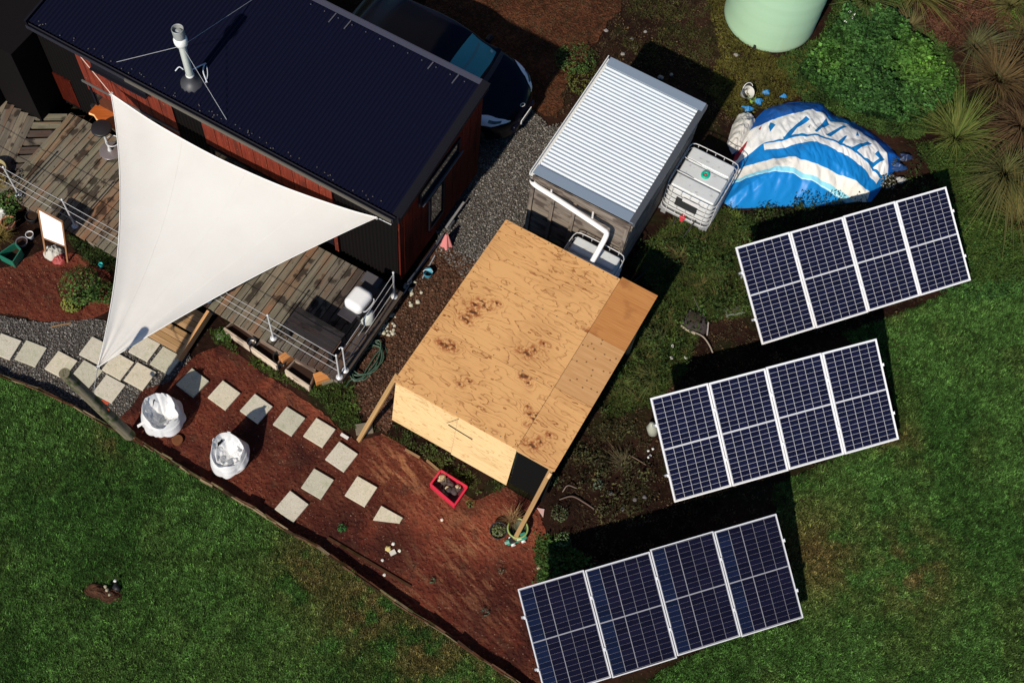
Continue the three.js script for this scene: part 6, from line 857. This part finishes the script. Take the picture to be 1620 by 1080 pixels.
{ // leafy ground cover
  const pts = [[6.204, 0, -6.686], [6.657, 0, -7.372], [7.104, 0, -7.938], [7.719, 0, -7.941], [8.146, 0, -7.575], [8.483, 0, -7.093], [8.985, 0, -6.839], [9.062, 0, -6.064], [8.772, 0, -5.493], [8.206, 0, -5.23], [7.535, 0, -5.104], [6.851, 0, -5.349], [6.378, 0, -5.764], [5.863, 0, -6.214]];
  const cover = (x, z) => .03 + .38 * sstep(.2, .8, fbm(x * 1.9, z * 1.9, 4, 821));
  const LF = [leaves(7, .078, (i, R) => [(R() - .5) * .15, (R() - .5) * .06, (R() - .5) * .15], [[1, 1, 1], [.8, .85, .75], [1.3, 1.25, 1.1]], { rand: mulberry(831), width: .33 }), leaves(7, .07, (i, R) => [(R() - .5) * .15, (R() - .5) * .08, (R() - .5) * .15], [[1, 1, 1], [.7, .8, .7]], { rand: mulberry(832), width: .36 })];
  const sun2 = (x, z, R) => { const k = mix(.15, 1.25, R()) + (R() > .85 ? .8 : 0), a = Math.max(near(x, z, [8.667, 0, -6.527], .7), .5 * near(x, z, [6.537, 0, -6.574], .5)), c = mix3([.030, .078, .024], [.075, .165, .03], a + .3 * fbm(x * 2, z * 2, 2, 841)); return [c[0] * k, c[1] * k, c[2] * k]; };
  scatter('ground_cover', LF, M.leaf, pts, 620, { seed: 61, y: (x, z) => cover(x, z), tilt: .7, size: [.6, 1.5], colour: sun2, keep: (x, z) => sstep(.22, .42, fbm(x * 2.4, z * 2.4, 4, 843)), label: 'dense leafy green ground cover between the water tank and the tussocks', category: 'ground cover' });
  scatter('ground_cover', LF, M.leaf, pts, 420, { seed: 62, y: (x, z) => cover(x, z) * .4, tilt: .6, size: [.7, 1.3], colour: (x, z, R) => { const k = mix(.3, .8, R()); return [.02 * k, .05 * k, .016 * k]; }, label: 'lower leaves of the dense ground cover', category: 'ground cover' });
  scatter('ground_cover', LF, M.leaf, [[8.526, 0, -3.148], [9.619, 0, -2.2], [9.962, 0, -1.388], [8.924, 0, -1.081], [7.967, 0, -1.181], [8.694, 0, -1.886]], 420, { seed: 63, y: .03, tilt: .5, size: [.4, .8], colour: sun2, keep: patchy(1.4, .2, .5, 845), label: 'small leafy ground cover below the golden tussock', category: 'ground cover' });
  const bs = thing('low_shrub', [1.436, 0, -6.103], 'low green shrub on an orange soil bank above the iron roofed shed', 'shrub'); part(bs, 'foliage', [leafBall(900, [1.301, 0.1, -6.334], .50, .14, .42, .042, [[.045, .10, .025], [.03, .07, .02], [.075, .13, .03]], 851), leafBall(700, [1.521, 0.08, -5.824], .50, .10, .42, .042, [[.075, .085, .02], [.05, .07, .02], [.11, .11, .03]], 852)], M.leaf);
  const ob = [0.946, 0, -5.95]; part(bs, 'soil_bank', lump(.13, 3, .3, 2).translate(ob[0] + .06, -.01, ob[2]), mat([.20, .085, .035], 1, { tex: T.mulch, bump: .02, phys: DULL }), 'bare orange soil bank');
  // shade weeds round the tarpaulin
  const wd = (p, r, n, cols, seed, label) => solo('leafy_weed', leafBall(n, [p[0], r * .6, p[2]], r, r * .55, r, .045, cols, seed), M.leaf, label, 'weed'), DK = [[.02, .032, .014], [.035, .05, .02]];
  wd([5.703, 0, -3.142], .3, 300, DK, 861, 'dark weed growing over the lower edge of the blue tarpaulin'); wd([6.211, 0, -3.221], .26, 220, DK, 862, 'dark weed beside the pale tail of the tarpaulin stripe'); wd([7.361, 0, -3.65], .2, 160, [[.04, .045, .02], [.3, .3, .26]], 863, 'dark weed with pale scraps at the narrow end of the tarpaulin'); wd([6.728, 0, -3.651], .1, 50, DK, 864, 'small dark weed standing before the white stripe of the tarpaulin'); wd([7.508, 0, -4.16], .14, 110, [[.10, .10, .03], [.05, .06, .02]], 865, 'olive weed at the corner of the printed tarpaulin');
  wd([1.135, 0, -2.276], .17, 160, [[.05, .05, .025], [.09, .085, .04]], 866, 'straggly weed between the shed front and the drained tank'); wd([0.65, 0, 2.582], .16, 130, [[.04, .085, .03], [.08, .12, .05]], 867, 'small green weed behind the coop handle top'); wd([1.471, 0, 2.676], .1, 60, [[.06, .09, .06], [.1, .13, .09]], 868, 'pale green weed in the dark earth between coop and arrays'); wd([0.802, 0, 3.215], .17, 120, [[.10, .11, .06], [.05, .07, .03]], 869, 'grey green weed on the dark earth near the pinkish shard'); wd([0.847, 0, 3.651], .16, 110, [[.05, .09, .03], [.13, .18, .08]], 870, 'broad leaved weed above the thin framed array'); wd([4.858, 0, -5.528], .1, 60, [[.2, .32, .05], [.14, .24, .04]], 871, 'bright green tuft beside the small white pail');
  // rubbish and stones beyond the coop
  const stp = thing('old_stump', [3.532, 0, -0.434], 'dark rotten stump with pale roots in the weeds beside the upper array', 'stump'), sc = [3.336, 0, -0.466]; part(stp, 'stump', lump(.24, 13, .4, 2).translate(sc[0], .04, sc[2]), mat([.045, .034, .036], 1)); part(stp, 'root', tube([[3.262, 0.12, -0.251], [3.462, 0.08, -0.175], [3.574, 0.05, -0.029], [3.637, 0.03, 0.124]], .014, 6), mat([.30, .25, .20], .9)); part(stp, 'root', tube([[3.081, 0.08, -0.38], [3.182, 0.12, -0.274], [3.326, 0.08, -0.222]], .022, 6), mat([.32, .28, .18], .9)); part(stp, 'root', tube([[3.587, 0.08, -0.461], [3.55, 0.06, -0.213]], .016, 6), mat([.34, .3, .27], .9));
  solo('flat_stone', lump(.13, 15, .2, 1).translate(...[3.349, 0.13, -0.544]), mat([.20, .18, .12], .95, { tex: T.post }), 'flat tan stone on top of the rotten stump', 'stone'); wd([3.491, 0, -0.679], .1, 40, [[.06, .17, .04], [.09, .22, .05]], 872, 'bright leaved weed on the flat tan stone'); wd([3.817, 0, -0.638], .09, 36, [[.05, .13, .035]], 873, 'bright leaved weed beside the grey green tray');
  solo('plastic_tray', [place(box(.34, .02, .16), [4.1, 0.03, -0.737], .2), place(box(.34, .05, .02), [4.112, 0.05, -0.662], .2), place(box(.02, .05, .16), [3.938, 0.05, -0.682], .2)], mat([.20, .23, .19], .7), 'grey green plastic tray in the weeds by the upper array', 'tray');
  const bo = [2.468, 0, 1.693]; solo('white_bottle', place(lathe([[0, 0], [.09, .01], [.1, .18], [.05, .27], [.03, .31], [0, .31]], [0, 0, 0], 20), [bo[0], .02, bo[2]], 0, .25, -.2), mat([.34, .36, .30], .5), 'pale plastic bottle half under the middle solar array', 'bottle');
  [[2.449, 0.02, 1.994], [2.369, 0.02, 2.031], [2.399, 0.02, 2.112], [2.364, 0.02, 2.147]].forEach((p, i) => solo('white_pebble', lump(.024, i, .7, 1).translate(...p), mat([.7, .7, .68], .8), 'small white pebble in dark earth beside the middle array', 'stone', 'white pebbles beside the middle array'));
  [[2.886, 0.12, 0.052], [2.853, 0.1, 0.282], [3.117, 0.1, 0.273]].forEach((p, i) => solo('white_flower', leafBall(10, p, .03, .02, .03, .03, [[.75, .75, .7]], 880 + i), M.leaf, 'tiny white flower in the weeds by the old stump', 'flower', 'white flowers by the old stump'));
  [[1.679, 0.03, 2.816], [2.096, 0.03, 2.919], [2.261, 0.03, 2.87], [1.873, 0.03, 3.091]].forEach((p, i) => solo('dull_stone', lump(.04, i + 3, .7, 1).translate(...p), mat([.13, .115, .12], .9), 'dull grey stone in the dark earth between the coop and middle array', 'stone', 'dull stones in the dark earth'));
  solo('driftwood', tube([[0.803, 0.03, 2.948], [1.017, 0.05, 2.894], [1.23, 0.04, 2.997], [1.391, 0.02, 3.098]], .013, 6), mat([.13, .085, .065], .9), 'pale brown branch on the soil past the coop handle', 'branch'); solo('driftwood', tube([[0.857, 0.05, 2.819], [0.937, 0.12, 2.729], [1.095, 0.05, 2.746]], .009, 6), mat([.2, .15, .12], .9), 'short crooked branch above the pale brown branch', 'branch');
  solo('small_branch', tube([[1.914, 0.03, 2.07], [2.073, 0.05, 2.154], [2.311, 0.03, 2.29]], .009, 5), mat([.18, .12, .08], .9), 'thin dead branch in the dark earth beside the middle array', 'branch'); solo('bare_stalk', tube([[3.36, 0.05, -0.988], [3.347, 0.3, -0.702], [3.336, 0.55, -0.471]], .008, 5), mat([.28, .24, .18], .9), 'thin pale stalk rising from the rotten stump', 'stalk');
  const wp = [4.702, 0, -5.677], wt = thing('white_pail', wp, 'tilted white pail of dead twigs above the tarpaulin heap', 'pail'); part(wt, 'pail', place(lathe([[0, .01], [.09, 0], [.13, .2], [.136, .2], [.122, .195], [.085, .02]], [0, 0, 0], 24), [wp[0], .03, wp[2]], .4, 0, .5), mat([.62, .62, .58], .6, { side: THREE.DoubleSide })); part(wt, 'bail', place(new THREE.TorusGeometry(.13, .008, 5, 24, 3.14), [wp[0] + .04, .17, wp[2] - .02], .6, 0, -.5), M.white); part(wt, 'twigs', blades(30, .22, .06, .009, { rand: mulberry(891), seg: 2, root: [.06, .05, .03], tip: [.26, .24, .18] }).translate(wp[0], .12, wp[2] - .03), M.leaf);
  const scrap = (p, r, seed, label, c) => solo('plastic_scrap', grid(30, 10, (u, v) => { const a = u * 6.2832; return [p[0] + Math.cos(a) * r * v * (1 + .4 * Math.sin(a * 3 + seed)), .03 + .1 * (1 - v) + .12 * Math.abs(fbm(Math.cos(a) * v * 3 + seed, Math.sin(a) * v * 3, 3, seed) - .5), p[2] + Math.sin(a) * r * v * .8]; }), mat(c, .5, { side: THREE.DoubleSide }), label, 'plastic scrap');
  const BLU = [.02, .18, .42]; scrap([4.735, 0.05, -5.298], .11, 901, 'crumpled blue plastic scrap below the small white pail', BLU); scrap([4.971, 0.05, -5.496], .1, 902, 'crumpled blue plastic scrap beside the bright green tuft', BLU); scrap([5.161, 0.05, -5.725], .08, 903, 'crumpled blue plastic scrap furthest above the tarpaulin', BLU); scrap([5.504, 0.05, -5.649], .06, 904, 'tiny blue plastic scrap above the dark blue tarpaulin edge', BLU); scrap([7.631, 0.05, -4.072], .16, 905, 'torn dark blue plastic at the narrow end of the tarpaulin', [.012, .045, .14]); scrap([7.816, 0.05, -4.29], .12, 906, 'torn blue black plastic past the narrow end of the tarpaulin', [.015, .03, .08]); scrap([7.651, 0.04, -3.74], .1, 907, 'torn grey white scrap below the narrow end of the tarpaulin', [.35, .35, .33]);
  solo('orange_shard', lump(.075, 4, .4, 1).translate(...[6.615, 0.06, -5.715]), mat([.52, .12, .04], .7), 'orange shard lying between the tarpaulin and leafy ground cover', 'shard');
  [[[1.943, 0.03, -7.141], .05], [[2.26, 0.03, -6.556], .045], [[2.472, 0.03, -6.942], .04], [[3.011, 0.03, -6.006], .06], [[3.235, 0.03, -6.081], .04], [[4.616, 0.04, -6.647], .05], [[2.757, 0.03, -7.155], .04]].forEach(([p, r], i) => solo('scattered_stone', lump(r, i + 2, .4, 1).translate(...p), mat([.24, .22, .20], .9), 'small flat grey stone on the earth above the iron roofed shed', 'stone', 'grey stones above the iron roofed shed'));
  [[7.067, 0.25, -7.754], [7.154, 0.25, -7.692], [7.1, 0.25, -7.588], [6.939, 0.25, -7.478]].forEach((p, i) => solo('white_flower', leafBall(8, p, .03, .015, .03, .032, [[.7, .72, .68]], 910 + i), M.leaf, 'tiny white flower beside the water tank', 'flower', 'white flowers beside the water tank'));
}

renderer.render(scene, camera);
